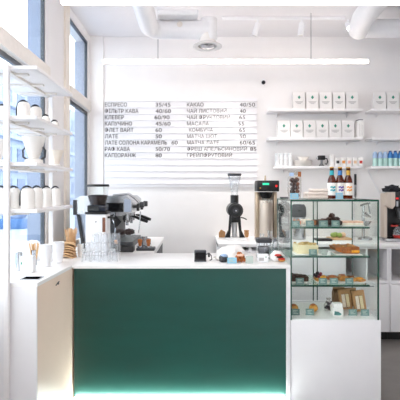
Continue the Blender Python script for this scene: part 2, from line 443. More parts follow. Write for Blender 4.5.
# back bench: cabinets + one worktop
ZB = .97
bw = solo('back_worktop', MB().box(.235, 3.38, 4.45, 5.195, ZB - .035, ZB, .003), 'white_top', 'long white worktop along the back wall, behind the counter', 'worktop')
def cab(label, xa, xb, cubby):
    c = thing('base_cabinet', label, 'cabinet', ((xa + xb) / 2, 4.47, 0), 0, 'cabinets under the back worktop')
    h = (xb - xa) / 2 - .002
    MB().box(-h, h, .05, .7, 0, .085).build('plinth', 'black', c)
    zt = ZB - .0365
    if cubby:
        m = MB(); zs = .60
        MB().box(-h + .0185, h - .0185, .59, .5995, zs + .0005, zt - .0205).build('back_panel', 'cubby_back_shade', c)  # back greyed so the cubby shade is in its colour
        m.box(-h, h, .6, .62, .09, zt).box(-h, -h + .018, 0, .6, .09, zt).box(h - .018, h, 0, .6, .09, zt)
        m.box(-h + .018, h - .018, 0, .6, zs - .03, zs).box(-h + .018, h - .018, 0, .6, zt - .02, zt)
        m.box(-.009, .009, 0, .5895, zs, zt - .02).box(-h + .018, h - .018, 0.02, .6, .09, .11)
        m.build('carcass', 'white_lacquer', c)
        MB().box(-h + .002, h - .002, -.018, -.001, .095, zs - .035, .002).build('door', 'white_lacquer', c)
        d = kids(c)[-1]
        MB().box(-.06, .06, -.034, -.026, zs - .055, zs - .047).box(-.055, -.047, -.03, -.018, zs - .054, zs - .048).box(.047, .055, -.03, -.018, zs - .054, zs - .048).build('handle', 'steel_dark', d)
    else:
        MB().box(-h, h, 0, .62, .09, zt - .04).build('carcass', 'white_lacquer', c)
        MB().box(-h, h, .25, .62, zt - .0395, zt).build('slot_shade_back', 'charcoal', c)  # charcoal paints the recess shade onto the back of the slot
        MB().box(-.012, .012, .0, .2495, zt - .0395, zt).build('slot_divider', 'white_lacquer', c)
        for s in (-1, 1): MB().box(s * h - .012 * (s > 0), s * h + .012 * (s < 0), .0, .2495, zt - .0395, zt).build('slot_side', 'white_lacquer', c)
        for s in (-1, 1):
            MB().box(min(s * .002, s * (h - .002)), max(s * .002, s * (h - .002)), -.018, -.001, .095, zt - .042, .002).build('door', 'white_lacquer', c)
cab('white two-door base cabinet, leftmost under the back worktop below the tall grinder', .24, .86, 0)
cab('white two-door base cabinet under the back worktop, right behind the display case', .86, 1.48, 0)
cab('white base cabinet with two open cubbies seen through the right of the display case', 1.48, 1.93, 1)
cab('white base cabinet with open cubbies just right of the display case', 1.93, 2.38, 1)
cab('white base cabinet with open cubbies at the far right edge', 2.38, 2.80, 1)

# ------------------------------------------------------------------ left shelf rack
rk = thing('shelf_rack', 'white open shelf rack standing in front of the left window', 'shelf rack', (0, 0, 0))
SH = [2.17, 1.90, 1.65, 1.395]
for z in SH:
    b = MB().box(-1.2, -.85, 2.42, 3.13, z - .02, z, .002).build('shelf', 'shelf_white', rk)
    m = MB().box(-1.03, -1.0, 2.45, 3.1, z - .035, z - .0205)
    for yy in (2.5, 2.75, 3.0): m.box(-1.18, -.93, yy, yy + .03, z - .032, z - .0205)
    m.build('shelf_bracket', 'frame_pale', b)
for (xx, yy, z0_) in ((-1.018, 2.39, 0), (-1.205 + .01, 2.39, 0)):
    MB().box(xx, xx + .027, yy, yy + .027, z0_, 2.17, .002).build('post', 'shelf_white', rk)
MB().box(-1.018, -.991, 3.131, 3.158, 1.0005, 2.17, .002).build('post', 'shelf_white', rk)

# white jugs with black bow handles
def jug(label, px, Y, z, r, h, group):
    xx = X(px, Y)
    j = thing('jug', label, 'jug', (xx, Y, z + .0005), 0, group)
    MB().lathe([(0, 0), (r * .95, 0), (r, h * .06), (r, h * .68), (r * .93, h * .84), (r * .72, h * .95), (r * .3, h), (0, h)], (0, 0, 0), 20).build('jug_body', 'porcelain', j)
    p = [(r * 1.02 * math.cos(a) - r * .15, 0, h * .55 + (h * .47 + .006) * math.sin(a)) for a in [math.pi * (.25 + .75 * k / 8) for k in range(9)]] + [(-r * 1.17, 0, h * .35), (-r * 1.17, 0, h * .15)]
    MB().tube(p, .0055, 6).build('handle', 'black', j)
g2 = 'white jugs on the second rack shelf'
for px, Y, r, h, l in ((3, 2.6, .032, .085, 'white jug with black bow handle at the left frame edge, second rack shelf'),
                       (24, 2.58, .036, .105, 'large white jug with black bow handle beside the rack post, second shelf'),
                       (36, 2.7, .034, .1, 'white jug with black handle, second from the post on second shelf'),
                       (46, 2.86, .026, .07, 'small white jug third from the post on the second rack shelf'),
                       (55, 3.02, .025, .06, 'small white jug at the far end of the second rack shelf')):
    jug(l, px, Y, SH[1], r, h, g2)
g4 = 'white jugs in a row on the lowest rack shelf'
for i, (px, Y) in enumerate(((1.5, 2.5), (14.5, 2.56), (28, 2.5), (37.5, 2.66), (47, 2.82), (56, 3.0))):
    jug(['white jug with dark handle at the left frame edge, lowest rack shelf', 'white jug just right of the rack post on the lowest shelf',
         'white jug second right of the rack post, lowest shelf', 'white jug third right of the post on the lowest rack shelf',
         'white jug second from the far end of the lowest rack shelf', 'white jug at the far end of the lowest rack shelf'][i], px, Y, SH[3], (.037, .035, .038, .034, .033, .033)[i], (.118, .118, .118, .12, .12, .12)[i], g4)

def dripper(label, px, Y, z, k, m_cone, dark):
    d = thing('coffee_dripper', label, 'coffee dripper', (X(px, Y), Y, z + .0005))
    h = .155 * k; r = .066 * k
    MB().lathe([(.0, 0), (r * .72, 0), (r * .78, .006), (r * .75, h * .14), (r * .4, h * .2), (0, h * .2)], n=24).build('dripper_base', 'porcelain', d)
    MB().lathe([(r * .38, h * .2), (r * .42, h * .28), (r * .97, h), (r, h), (r * 1.02, h * .985), (r * .48, h * .26), (r * .42, h * .2)], n=28).build('dripper_cone', m_cone, d)
    if dark:
        for s in (-1, 1):
            MB().tube([(s * r * .75, 0, h * .6), (s * r * .98, 0, h * .5), (s * r * .95, 0, h * .25), (s * r * .6, 0, h * .16)], .006 * k, 8).build('handle', 'charcoal', d)
dripper('white cone pour-over dripper with dark handles on the third rack shelf', 34, 2.58, SH[2], 1.0, 'porcelain', True)
dripper('cream cone filter dripper at the far end of the third rack shelf', 56, 2.98, SH[2], .72, 'cream_paint', False)
dripper('white dripper at the left frame edge on the third rack shelf', -3, 2.58, SH[2], .9, 'porcelain', False)

# ------------------------------------------------------------------ on the left wing
ZW = 1.0005
ch = thing('waste_chute', 'square black waste hole with steel rim in the left wing top', 'waste hole', (-.921, 2.545, ZW))
MB().box(-.055, .055, -.045, -.037, 0, .003).box(-.055, .055, .037, .045, 0, .003).box(-.055, -.047, -.037, .037, 0, .003).box(.047, .055, -.037, .037, 0, .003).build('rim', 'steel', ch)
MB().box(-.0465, .0465, -.0365, .0365, 0, .0012).build('hole_dark_plate', 'pit_black', ch)  # flat black plate, painted as the darkness inside the hole
def holder(label, px, Y, r, h, m='steel'):
    t = thing('utensil_holder', label, 'holder', (X(px, Y), Y, ZW))
    MB().lathe([(0, 0), (r, 0), (r, h), (r * .93, h), (r * .93, .006), (0, .006)], n=24).build('holder_cup', m, t)
    return t
holder('brushed steel utensil cup beside the rack post on left wing', 19, 2.78, .021, .112)
holder('steel cup full of wooden stir sticks behind the white napkin box', 34, 3.0, .02, .1)
nb = thing('napkin_box', 'small white napkin box with a green mark on the left wing', 'box', (X(28.3, 2.74), 2.74, ZW))
MB().box(-.037, .037, -.03, .03, 0, .098, .004).build('box_body', 'white_plastic', nb)
MB().box(-.033, -.025, -.0312, -.0302, .05, .066).build('green_mark', 'logo_green', nb)
random.seed(5)
def sticks(n, cx, cy, z, r0, r1, h, label, group, m, rad):
    base = None
    for k in range(n):
        a = random.uniform(0, 6.28); q = math.sqrt(random.random())
        p0 = Vector((q * r0 * math.cos(a), q * r0 * math.sin(a), .007)); p1 = Vector((q * r1 * math.cos(a), q * r1 * math.sin(a), h * random.uniform(.92, 1)))
        solo('stir_stick', MB().cyl(p0, p1, rad, n=8), m, label, 'stir stick', (cx, cy, z), 0, group)
sticks(11, X(34, 3.0), 3.0, ZW, .012, .036, .15, 'light wooden stir stick standing in the steel cup behind the napkin box', 'stir sticks in the steel cup', 'wood_light', .0045)
# plastic bag of lids
solo('plastic_bag', MB().blob((0, 0, .06), (.105, .08, .078), .3, 2.6, 3, 4, flat=.77), 'milky_plastic', 'crumpled white translucent plastic bag behind the napkin box by the window', 'plastic bag', (X(30, 3.22), 3.22, ZW))
# lid stacks
def cups(px, Y, r, n, label, group):
    xx = X(px, Y)
    m = MB().lathe([(0, 0), (r * .68, 0), (r * .96, .088), (r, .088), (r * 1.02, .092), (r, .096), (r * .94, .094), (r * .65, .004), (0, .004)], n=28)
    o = solo('paper_cup', m, 'white_plastic', label, 'cup', (xx, Y, ZW), 0, group)
    for k in range(1, n): copy_tree(o, (xx + random.uniform(-.001, .001), Y, ZW + k * .0115))
cups(46, 2.95, .043, 5, 'white paper cup nested in the left stack of cups on the wing', 'left stack of white cups')
cups(58, 3.1, .041, 5, 'white paper cup nested in the right stack beside the kraft sleeves', 'right stack of white cups')
# kraft sleeves
for k in range(6):
    m = MB(); n = 10
    pa = []; pb = []
    for i in range(n + 1):
        t = i / n * 2 - 1
        pa.append((t * .058, .009 + .016 * (1 - t * t) * 0.9)); pb.append((t * .058, .0 + .016 * (1 - t * t) * .9))
    m.prism(pa + pb[::-1], -.045, .045, 'y')
    solo('cup_sleeve', m, 'wood_light', 'brown kraft cup sleeve in the stack on the corner of counter', 'cup sleeve', (X(67.5, 3.33) + random.uniform(-.004, .004), 3.33 + random.uniform(-.008, .008), ZW + k * .018), random.uniform(-.25, .25), 'stack of kraft cup sleeves')
hc = thing('stirrer_cup', 'kraft paper cup of brown stirrers behind the cup sleeves', 'cup', (X(71, 3.5), 3.5, ZW))
MB().lathe([(0, 0), (.028, 0), (.038, .1), (.035, .1), (.026, .004), (0, .004)], n=24).build('paper_cup', 'kraft', hc)
sticks(34, X(71, 3.5), 3.5, ZW, .018, .052, .205, 'brown stirrer standing in the kraft cup left of espresso machine', 'stirrers in the kraft cup', 'wood_light', .0026)

# ------------------------------------------------------------------ glasses on the counter
gl = thing('tumbler', 'upturned clear glass tumbler stacked on the counter before the grinder', 'glass', (0, 0, -5), 0, 'stacked tumblers')
MB().lathe([(.0305, 0), (.031, .003), (.0268, .06), (.024, .064), (0, .064)], n=20).build('glass_wall', 'clear_glass', gl)
first = True
for r_, Y in enumerate((3.13, 3.205)):
    for c_ in range(4):
        for k in range(3 if not (c_ == 0) else 2):
            loc = (X(86, 3.13) + c_ * .0635 + (.006 if r_ % 2 else 0), Y, ZW + k * .0645)
            if first: gl.location = loc; first = False
            else: copy_tree(gl, loc)
cup0 = None
for k in range(5):
    if not cup0:
        cup0 = solo('espresso_cup', MB().lathe([(0, 0), (.014, 0), (.023, .028), (.025, .03), (.0235, .03), (.014, .004), (0, .004)], n=20), 'porcelain', 'small white cup nested in the short stack left of the tumblers', 'cup', (X(80.5, 3.36), 3.36, ZW), 0, 'short stack of white cups')
    else: copy_tree(cup0, (X(80.5, 3.36), 3.36, ZW + k * .016))

# ------------------------------------------------------------------ grinder in front of the machine
Yg = 3.49
g = thing('coffee_grinder', 'white coffee grinder with clear bean hopper before the espresso machine', 'coffee grinder', (X(98, Yg), Yg, ZW))
MB().box(-.08, .08, -.075, .08, 0, .315, .008).build('grinder_body', 'white_plastic', g)
MB().box(-.083, .083, -.079, .085, .3155, .332, .003).build('top_plate', 'black', g)
MB().box(-.07, .072, -.068, .075, .3325, .385, .012).build('grinder_collar', 'navy_black', g)
MB().box(-.066, .02, -.0695, -.0685, .34, .378).build('front_display', 'black_gloss', g)
MB().box(.05, .072, -.0785, -.0755, .18, .29, .003).build('side_grip', 'foil_brown', g)
MB().prism([(-.006, .262), (.006, .262), (0, .25)], -.0772, -.0755, 'y').build('front_mark', 'black', g)
MB().lathe([(.0585, .386), (.0765, .445), (.08, .525)], n=28).build('hopper', 'pane', g)
MB().lathe([(0, .3865), (.056, .3865), (.07, .43), (.0745, .458), (.05, .462), (0, .464)], n=28).build('coffee_beans', 'beans', g)
MB().lathe([(0, .5255), (.086, .5255), (.088, .533), (.084, .543), (0, .545)], n=28).build('hopper_lid', 'black', g)
MB().tube([(.081, -.03, .29), (.12, -.03, .29), (.14, -.04, .27), (.14, -.04, .21)], .009, 8).build('dosing_fork', 'black', g)

# ------------------------------------------------------------------ espresso machine
Ye = 3.8; s_ = Ye / F
e = thing('espresso_machine', 'steel and black two-group espresso machine on the left bench', 'espresso machine', (0, Ye, ZW))
def ex(px): return (px - 195) * s_
def ez(py): return 1.5 - (py - 190) * s_ - ZW
Lm = .72
def sl(poly, a, b): return MB().prism([(ex(x), ez(y)) for x, y in poly], a, b, 'y')
sl([(75, 199), (80, 196), (126, 196), (131, 200), (132, 213), (120, 216), (75, 214)], 0.02, Lm).build('machine_body', 'steel', e)
sl([(105, 203), (123, 203), (123, 212), (105, 212)], .012, .0195).build('side_window', 'black_gloss', e)
sl([(124, 199), (130.5, 200), (130.5, 212), (124, 212)], .008, .0195).build('side_badge', 'steel_blue', e)
sl([(73, 200), (76, 200), (76, 215), (73, 215)], 0.0, Lm).build('rear_trim', 'black', e)
sl([(76.5, 214.5), (89, 214.5), (89, 242), (82, 242)], .03, .06).build('end_panel', 'steel_blue', e)
sl([(76.5, 214.5), (79, 214.5), (83.5, 243), (81, 243)], .0, .029).build('frame_leg', 'black', e)
sl([(108, 216.5), (114, 216.5), (114, 243), (108, 243)], .1, Lm - .1).build('back_splash', 'charcoal', e)
sl([(80, 243), (131, 243), (131, 249), (80, 249)], .03, Lm - .03).build('drip_tray', 'black', e)
for a, y in ((84, .08), (127, .08), (84, Lm - .08), (127, Lm - .08)):
    zt_ = ez(249)
    MB().cyl((ex(a), y, 0), (ex(a), y, zt_ - .0005), .02).build('foot', 'black', e)
MB().tube([(ex(112), .05, ez(195.5)), (ex(128), .05, ez(194)), (ex(134), .05, ez(198)), (ex(139), .05, ez(203))], .011, 10).build('steam_lever', 'steel', e)
for y in (.06, .34):
    MB().cyl((ex(132), y, ez(207)), (ex(136), y, ez(207)), .012).cyl((ex(136), y, ez(207.5)), (ex(138.5), y, ez(207.5)), .034, .032).build('steam_knob', 'black', e)
    MB().cyl((ex(138.7), y + .02, ez(205)), (ex(143), y + .02, ez(205)), .026, .024).build('steam_knob', 'charcoal', e)
for i, y in enumerate((.18, .45)):
    gh = MB().cyl((ex(124), y, ez(214.6)), (ex(124), y, ez(219)), .034, .036).cyl((ex(124), y, ez(219)), (ex(124), y, ez(221)), .04).build('group_head', 'steel', e)
    pf = MB().cyl((ex(124), y, ez(221.1)), (ex(124), y, ez(223.5)), .035, .03).cyl((ex(124), y, ez(223.5)), (ex(124), y, ez(227)), .012).build('portafilter', 'steel', e)
    MB().tube([(ex(129), y, ez(217.5)), (ex(133), y - .02, ez(218)), (ex(140), y - .05, ez(220.5)), (ex(146), y - .07, ez(222.5))], .013, 10, [.007, .012, .016, .013]).build('portafilter_handle', 'black', pf)
MB().tube([(ex(115), .0, ez(213)), (ex(113), -.01, ez(220)), (ex(116), -.02, ez(226)), (ex(115), -.02, ez(243))], .006, 8).build('steam_wand', 'steel', e)
MB().tube([(ex(139), .1, ez(212)), (ex(138.5), .1, ez(224)), (ex(137), .1, ez(234))], .005, 8).build('steam_wand', 'steel', e)
sl([(108, 216), (114, 213.8), (121, 222), (117, 227), (111, 224)], .02, .07).build('group_cover', 'black', e)
# canister with coffee, scale, tampers
Yc = 3.66
c = thing('glass_canister', 'clear canister topped with ground coffee under the espresso machine', 'canister', (X(125, Yc), Yc, ZW))
MB().box(-.07, .075, -.06, .055, 0, .05, .008).build('canister_base', 'black', c)
MB().lathe([(.072, .0505), (.078, .1), (.082, .15)], n=28, sy=.7).build('glass_wall', 'pane', c)
MB().blob((-.036, 0, .158), (.042, .045, .024), .25, 3, 1, 3).blob((.034, 0, .16), (.045, .045, .026), .25, 3, 2, 3).build('ground_coffee', 'beans', c)
MB().box(-.075, -.05, -.067, -.055, .07, .1, .003).build('orange_sticker', 'orange', c)
MB().lathe([(0, .051), (.066, .051), (.07, .08), (0, .08)], n=24, sy=.7).build('dark_contents', 'charcoal', c)
sl_ = solo('tamping_mat', MB().box(-.075, .075, -.06, .06, 0, .022, .004), 'charcoal', 'dark grey tamping mat on the bench right of the espresso machine', 'mat', (X(146, 3.75), 3.75, ZW))
for px, l, g_ in ((140, 'wooden-handled tamper on the tamping mat, left one', 0), (148.5, 'wooden-handled tamper on the tamping mat, right one', 1)):
    t = thing('tamper', l, 'tamper', (X(px, 3.74), 3.74, ZW + .0225), 0, 'tampers on the mat')
    MB().cyl((0, 0, 0), (0, 0, .012), .027).build('tamper_base', 'steel', t)
    MB().lathe([(0, .0122), (.012, .0122), (.014, .03), (.02, .055), (.017, .068), (0, .072)], n=20).build('handle', 'bake_brown', t)
mk = thing('milk_jug', 'small steel milk jug behind the two tampers', 'jug', (X(144, 3.86), 3.86, ZW))
MB().lathe([(0, 0), (.036, 0), (.038, .04), (.028, .085), (.031, .1), (.029, .1), (.026, .085), (.034, .04), (0, .004)], n=24).build('jug_body', 'steel', mk)
MB().tube([(.028, 0, .085), (.055, 0, .08), (.055, 0, .035), (.037, 0, .03)], .005, 8).build('handle', 'steel', mk)

# ------------------------------------------------------------------ tall grinder on the back bench
Yk = 4.85; k_ = Yk / F; ZBt = ZB + .0005
def kz(py): return 1.5 - (py - 190) * k_ - ZBt
k = thing('coffee_grinder', 'tall black shop grinder with conical clear hopper on back worktop', 'coffee grinder', (X(234.5, Yk), Yk, ZBt))
def kx(px): return (px - 234.5) * k_
MB().box(kx(225.5), kx(245.5), -.12, .12, 0, .022, .004).build('foot_plate', 'white_plastic', k)
for s in (-1, 1):
    MB().prism([(s * .03, kz(219)), (s * .056, kz(214)), (s * .07, kz(230)), (s * .108, .0225), (s * .05, .0225), (s * .046, kz(232))], -.06, .0, 'y').build('leg', 'black', k)
MB().cyl((0, -.13, kz(210)), (0, .15, kz(210)), .08, n=36).cyl((0, -.15, kz(210)), (0, -.13, kz(210)), .062, .074, n=32).build('burr_housing', 'black', k)
MB().cyl((0, -.158, kz(210)), (0, -.15, kz(210)), .03, n=24).build('dial', 'charcoal', k)
MB().cyl((0, -.161, kz(210)), (0, -.158, kz(210)), .009, n=16).build('dial_screw', 'steel', k)
MB().lathe([(0, kz(203)), (.044, kz(203)), (.044, kz(195.5)), (.038, kz(195)), (0, kz(195))], n=28).build('hopper_collar', 'black', k)
MB().lathe([(.034, kz(195)), (.036, kz(192)), (.068, kz(177)), (.068, kz(176)), (.064, kz(176.5)), (.03, kz(192))], n=32).build('hopper', 'clear_glass', k)
MB().lathe([(0, kz(176)), (.074, kz(176)), (.075, kz(174)), (.07, kz(173.4)), (0, kz(173.4))], n=32).build('hopper_lid', 'charcoal', k)
MB().box(-.045, .045, -.1, .02, kz(222), kz(217), .008).build('chute_block', 'black', k)
MB().lathe([(.025, .023), (.03, kz(222.2))], n=20).build('spout', 'steel_bright', k)
MB().tube([(.06, -.08, kz(217)), (.09, -.1, kz(217.5)), (.12, -.11, kz(219))], .006, 8).build('lever', 'black', k)
for px, hh, l, m in ((246.5, .12, 'short kraft paper cup stack just right of the tall grinder', 'kraft'), (222, .09, 'small brown cardboard box left of the tall grinder foot', 'kraft')):
    b_ = MB()
    if hh > .1:
        for q in range(2): b_.lathe([(.02, q * .028), (.028, q * .028 + .05), (.0, q * .028 + .05)], n=18)
        b_.lathe([(0, 0), (.02, 0)], n=18)
    else: b_.prism([(-.035, 0), (.035, 0), (.035, .06), (-.01, .085), (-.035, .05)], -.03, .03, 'y')
    solo('paper_cup_stack' if hh > .1 else 'cardboard_box', b_, m, l, 'cups' if hh > .1 else 'box', (X(px, 5.05), 5.05, ZBt))

# batch brewer
Yq = 4.75; q_ = 4.6 / F
def qx(px): return (px - 267.5) * q_
def qz(py): return 1.5 - (py - 190) * q_ - ZBt
q = thing('batch_brewer', 'tall steel batch coffee brewer with black head and green display', 'coffee brewer', (X(267.5, 4.6), Yq, ZBt))
MB().box(qx(257), qx(278.5), -.17, .05, 0, .03, .006).build('brewer_base', 'steel', q)
MB().box(qx(260.1), qx(275.5), .025, .05, .031, qz(192), .01).build('back_panel', 'steel_soft', q)
for a in (257, 275.6):
    MB().box(qx(a), qx(a + 3), -.06, .05, .031, qz(192), .004).build('side_column', 'brass_panel', q)
MB().box(qx(257), qx(279), -.17, .05, qz(191.5), qz(180.5), .008).build('brewer_head', 'black', q)
MB().box(qx(262.3), qx(268.8), -.172, -.1705, qz(185), qz(183)).build('display', 'display_green', q)
MB().cyl((qx(276), -.178, qz(186)), (qx(276), -.1705, qz(186)), .012).build('red_button', 'lamp_red', q)
MB().cyl((qx(260), -.174, qz(188)), (qx(260), -.1705, qz(188)), .007).build('button', 'gold', q)
MB().lathe([(0, qz(198.5)), (.045, qz(198.5)), (.072, qz(192)), (0, qz(192))], (0, -.06, 0), n=28).build('brew_basket', 'black', q)
MB().box(-.05, .05, -.172, -.165, qz(203), qz(199.2)).build('splash_guard', 'bag_film', q)
MB().cyl((-.0, 0, qz(180.4)), (0, 0, qz(175)), .011, .008).build('steam_vent', 'brass_panel', q)
ft = thing('thermos_server', 'ribbed steel thermal server standing inside the batch brewer', 'coffee server', (X(267.5, 4.6), Yq - .055, ZBt + .0305))
hs = qz(200.5) - .031
MB().lathe([(0, 0), (.072, 0), (.074, .01), (.074, hs - .02), (.07, hs), (0, hs)], n=40).build('server_body', 'steel_soft', ft)
MB().lathe([(0, hs + .0005), (.03, hs + .0005), (.028, hs + .006), (0, hs + .006)], n=24).build('server_lid', 'charcoal', ft)

# small grinder right of brewer
v = thing('coffee_grinder', 'grey-green grinder with round black dial between brewer and display case', 'coffee grinder', (X(284.5, 4.5), 4.515, ZBt))
MB().box(-.05, .05, -.04, .055, 0, .3, .012).build('grinder_body', 'charcoal', v)
MB().cyl((.0, -.045, .355), (.0, .055, .355), .058, n=28).build('burr_housing', 'black', v)
MB().cyl((.0, -.06, .355), (.0, -.0455, .355), .042, .05, n=28).build('dial', 'black_gloss', v)
MB().lathe([(.03, .41), (.045, .46), (.043, .46), (.027, .41)], n=24).build('hopper', 'steel_dark', v)
MB().box(-.033, .03, -.058, -.041, .12, .26, .006).build('dosing_chute', 'steel', v)

# steel airpot, juicer etc behind the case
Ya = 4.85
ap = thing('airpot', 'steel airpot with dark lid seen through the left of display case', 'airpot', (X(298.5, Ya), Ya, ZBt))
MB().lathe([(0, 0), (.074, 0), (.076, .02), (.074, .24), (0, .24)], n=32).build('pot_body', 'steel', ap)
MB().lathe([(0, .2405), (.078, .2405), (.082, .27), (.08, .34), (.06, .375), (0, .38)], n=32).build('pot_lid', 'charcoal', ap)
MB().box(-.02, .02, -.12, -.06, .3, .33, .006).build('spout', 'charcoal', ap)
ju = thing('citrus_juicer', 'chrome hand-lever citrus juicer seen through the right of display case', 'juicer', (X(365, 4.8), 4.8, ZBt))
MB().lathe([(0, 0), (.075, 0), (.075, .02), (.04, .035), (0, .035)], n=28).build('juicer_base', 'steel', ju)
MB().tube([(0, .05, .03), (0, .05, .36)], .016, 12).build('juicer_column', 'steel', ju)
MB().lathe([(.02, .15), (.055, .19), (.055, .2), (0, .17)], (0, -.03, 0), 24).build('juicer_bowl', 'steel', ju)
MB().lathe([(0, .3), (.05, .25), (.052, .24), (.0, .24)], (0, -.03, 0), 24).build('press_cone', 'steel', ju)
MB().tube([(-.03, .05, .36), (.0, .02, .38), (.03, -.05, .39)], .011, 10).tube([(.02, -.04, .385), (.03, -.06, .28)], .008, 8).build('juicer_lever', 'steel_dark', ju)
cbd = solo('cutting_board', MB().box(-.11, .11, -.1, .1, 0, .018, .004), 'wood_light', 'light wooden cutting board on back worktop behind the display case', 'cutting board', (X(339, 4.85), 4.85, ZBt))
for i, (dx, dy) in enumerate(((-.06, 0), (0, -.02), (.05, .02), (-.02, .05))):
    solo('lime', MB().blob((0, 0, .027), (.033, .028, .027), .05, 2, i), 'lime' if i != 2 else 'peach', ['green lime at left on the cutting board behind the case', 'green lime in the middle of the cutting board', 'pale peeled citrus at right on the cutting board', 'green lime at the back of the cutting board'][i], 'citrus fruit', (X(339, 4.85) + dx, 4.85 + dy, ZBt + .0185), i)
tb = MB().box(-.08, .08, -.07, .07, 0, .022, .005)
solo('black_tray', tb, 'black', 'flat black tray on back worktop behind the display case', 'tray', (X(323, 4.72), 4.72, ZBt))

# drip coffee maker at right
Yf = 4.8
f = thing('coffee_maker', 'silver and black filter coffee maker at the right edge of back worktop', 'coffee maker', (X(380.5, 4.72), Yf - .1, ZBt))
def fz(py): return 1.5 - (py - 190) * (Yf - .1) / F - ZBt
MB().box(.0, .33, -.12, .1, 0, .035, .008).build('maker_base', 'steel', f)
MB().box(.003, .04, -.06, .04, .0355, fz(193), .01).build('water_tank', 'steel_soft', f)
MB().box(.0405, .33, .06, .1, .0355, fz(193), .008).build('rear_column', 'black', f)
MB().prism([(.0, fz(194)), (.02, fz(192)), (.088, fz(192)), (.088, fz(205)), (.06, fz(208.5)), (.0, fz(205))], -.13, -.061, 'y').build('steel_cowl', 'steel_soft', f)
MB().box(.0885, .33, -.12, .059, fz(207), fz(192), .008).build('head', 'black', f)
MB().box(.098, .125, -.1225, -.1205, fz(199), fz(197.4)).build('red_lamp', 'lamp_red', f)
MB().box(.102, .122, -.124, -.1205, fz(206), fz(201)).build('switch', 'steel', f)
MB().lathe([(.0, fz(218.5)), (.028, fz(218.5)), (.055, fz(208)), (0, fz(208))], (.19, -.03, 0), 24).build('filter_basket', 'steel_dark', f)
cf = thing('coffee_carafe', 'glass coffee carafe with red band on the filter coffee maker plate', 'carafe', (X(380.5, 4.72) + .19, Yf - .135, ZBt + .0355))
MB().lathe([(0, 0), (.06, 0), (.078, .03), (.075, .075), (.045, .115), (.043, .12), (.07, .075), (.074, .03), (.0, .004)], n=28).build('carafe_glass', 'clear_glass', cf)
MB().lathe([(.046, .116), (.05, .118), (.05, .135), (0, .137), (0, .121)], n=24).build('carafe_lid', 'black', cf)
MB().lathe([(.0605, .012), (.0705, .012), (.0795, .028), (.0795, .022), (.066, .004)], n=28).build('red_band', 'red', cf)
MB().tube([(-.045, -.02, .125), (-.1, -.04, .125), (-.12, -.05, .128)], .009, 8).build('handle', 'red', cf)
solo('cloth', MB().blob((0, 0, .02), (.085, .075, .05), .5, 3, 4, 3, flat=.4), 'cloth_black', 'crumpled black cloth lying on top of the filter coffee maker', 'cloth', (X(380.5, 4.72) + .11, Yf - .1, ZBt + fz(192) + .0005))

# ------------------------------------------------------------------ wall shelves
def wshelf(label, xa, xb, z):
    s = thing('wall_shelf', label, 'wall shelf', (0, YB, z), 0, 'white wall shelves')
    MB().box(xa, xb, -.2, -.001, -.027, 0, .003).build('shelf_board', 'shelf_white', s)
    for xx in (xa + .12, xb - .12): MB().prism([(-.001, -.0275), (-.1, -.0275), (-.001, -.07)], xx, xx + .006, 'x').build('bracket', 'shelf_white', s)
Zs = [Z(108.6, 5.0), Z(137.4, 5.0), Z(166, 5.0)]
wshelf('white wall shelf holding five coffee bags, top left', .82, 1.865, Zs[0])
wshelf('white wall shelf holding six coffee bags, middle left', .82, 1.865, Zs[1])
wshelf('white wall shelf with dishes and small coloured packets, lower left', .9, 1.858, Zs[2])
wshelf('white wall shelf with coffee bags cut by the right frame edge', 1.965, 2.9, Zs[0])
wshelf('empty white wall shelf, middle right', 1.965, 2.9, Zs[1])
wshelf('white wall shelf holding blue-topped bottles, lower right', 1.965, 2.9, Zs[2])

Yb = 5.08; bk = Yb / F
cb = thing('coffee_bag', 'x', 'coffee bag', (0, 0, -6))
bw_, bh_ = 12.0 * bk / 2, 18.2 * bk
m = MB()
prof = [(-.03, 0), (.03, 0), (.034, .02), (.031, bh_ * .75), (.01, bh_ * .94), (.006, bh_), (-.006, bh_), (-.01, bh_ * .94), (-.031, bh_ * .75), (-.034, .02)]
m.prism(prof, -bw_, bw_, 'x'); m.build('bag_body', 'bag_white', cb)
MB().box(-bw_, bw_, -.0095, -.0065, bh_ - .01, bh_ - .002).build('bag_seal', 'bag_white', cb)
lz = bh_ * .66
MB().prism([(-.017, lz), (0, lz - .022), (.017, lz), (.007, lz + .011), (0, lz + .022), (-.007, lz + .011)], -.0335, -.0312, 'y').build('bag_emblem', 'logo_green', cb)
m = MB()
for zz, w_ in ((bh_ * .42, .044), (bh_ * .36, .036), (bh_ * .31, .02)): m.box(-w_, w_, -.0342, -.0322, zz - .003, zz + .003)
m.build('bag_print', 'ink_light', cb)
uses = []
ords = ['leftmost', 'second from left', 'third from left', 'fourth from left', 'fifth from left', 'rightmost']
for i in range(5): uses.append((298.5 + 13.2 * i, 0, 'white coffee bag with green emblem, %s of five on the top left shelf' % (ords[i] if i < 4 else 'rightmost')))
for i in range(6): uses.append((283.3 + 12.8 * i, 1, 'white coffee bag with green emblem, %s of six on the middle shelf' % ords[i]))
for i in range(3): uses.append((378.7 + 13.2 * i, 0, 'white coffee bag with green emblem, %s on the top right shelf' % ['leftmost', 'second', 'third'][i]))
for i, (px, s, l) in enumerate(uses):
    loc = (X(px, Yb), Yb, Zs[s] + .0005)
    if i == 0: cb.location = loc; cb['label'] = l; cb['group'] = 'coffee bags on the wall shelves'
    else: copy_tree(cb, loc, random.uniform(-.03, .03), l, 'coffee bags on the wall shelves')
sb = thing('coffee_bag', 'white coffee bag turned edge-on with dark clip, right end of middle shelf', 'coffee bag', (X(358.8, Yb), Yb, Zs[1] + .0005))
m = MB().prism([(-.036, 0), (.036, 0), (.038, .03), (.034, bh_ * .7), (.02, bh_ * .95), (-.02, bh_ * .95), (-.034, bh_ * .7), (-.038, .03)], -.06, .06, 'y'); m.build('bag_body', 'white_paper', sb)
MB().box(-.02, .03, -.05, .05, bh_ * .955, bh_ * 1.0, .003).build('bag_clip', 'charcoal', sb)
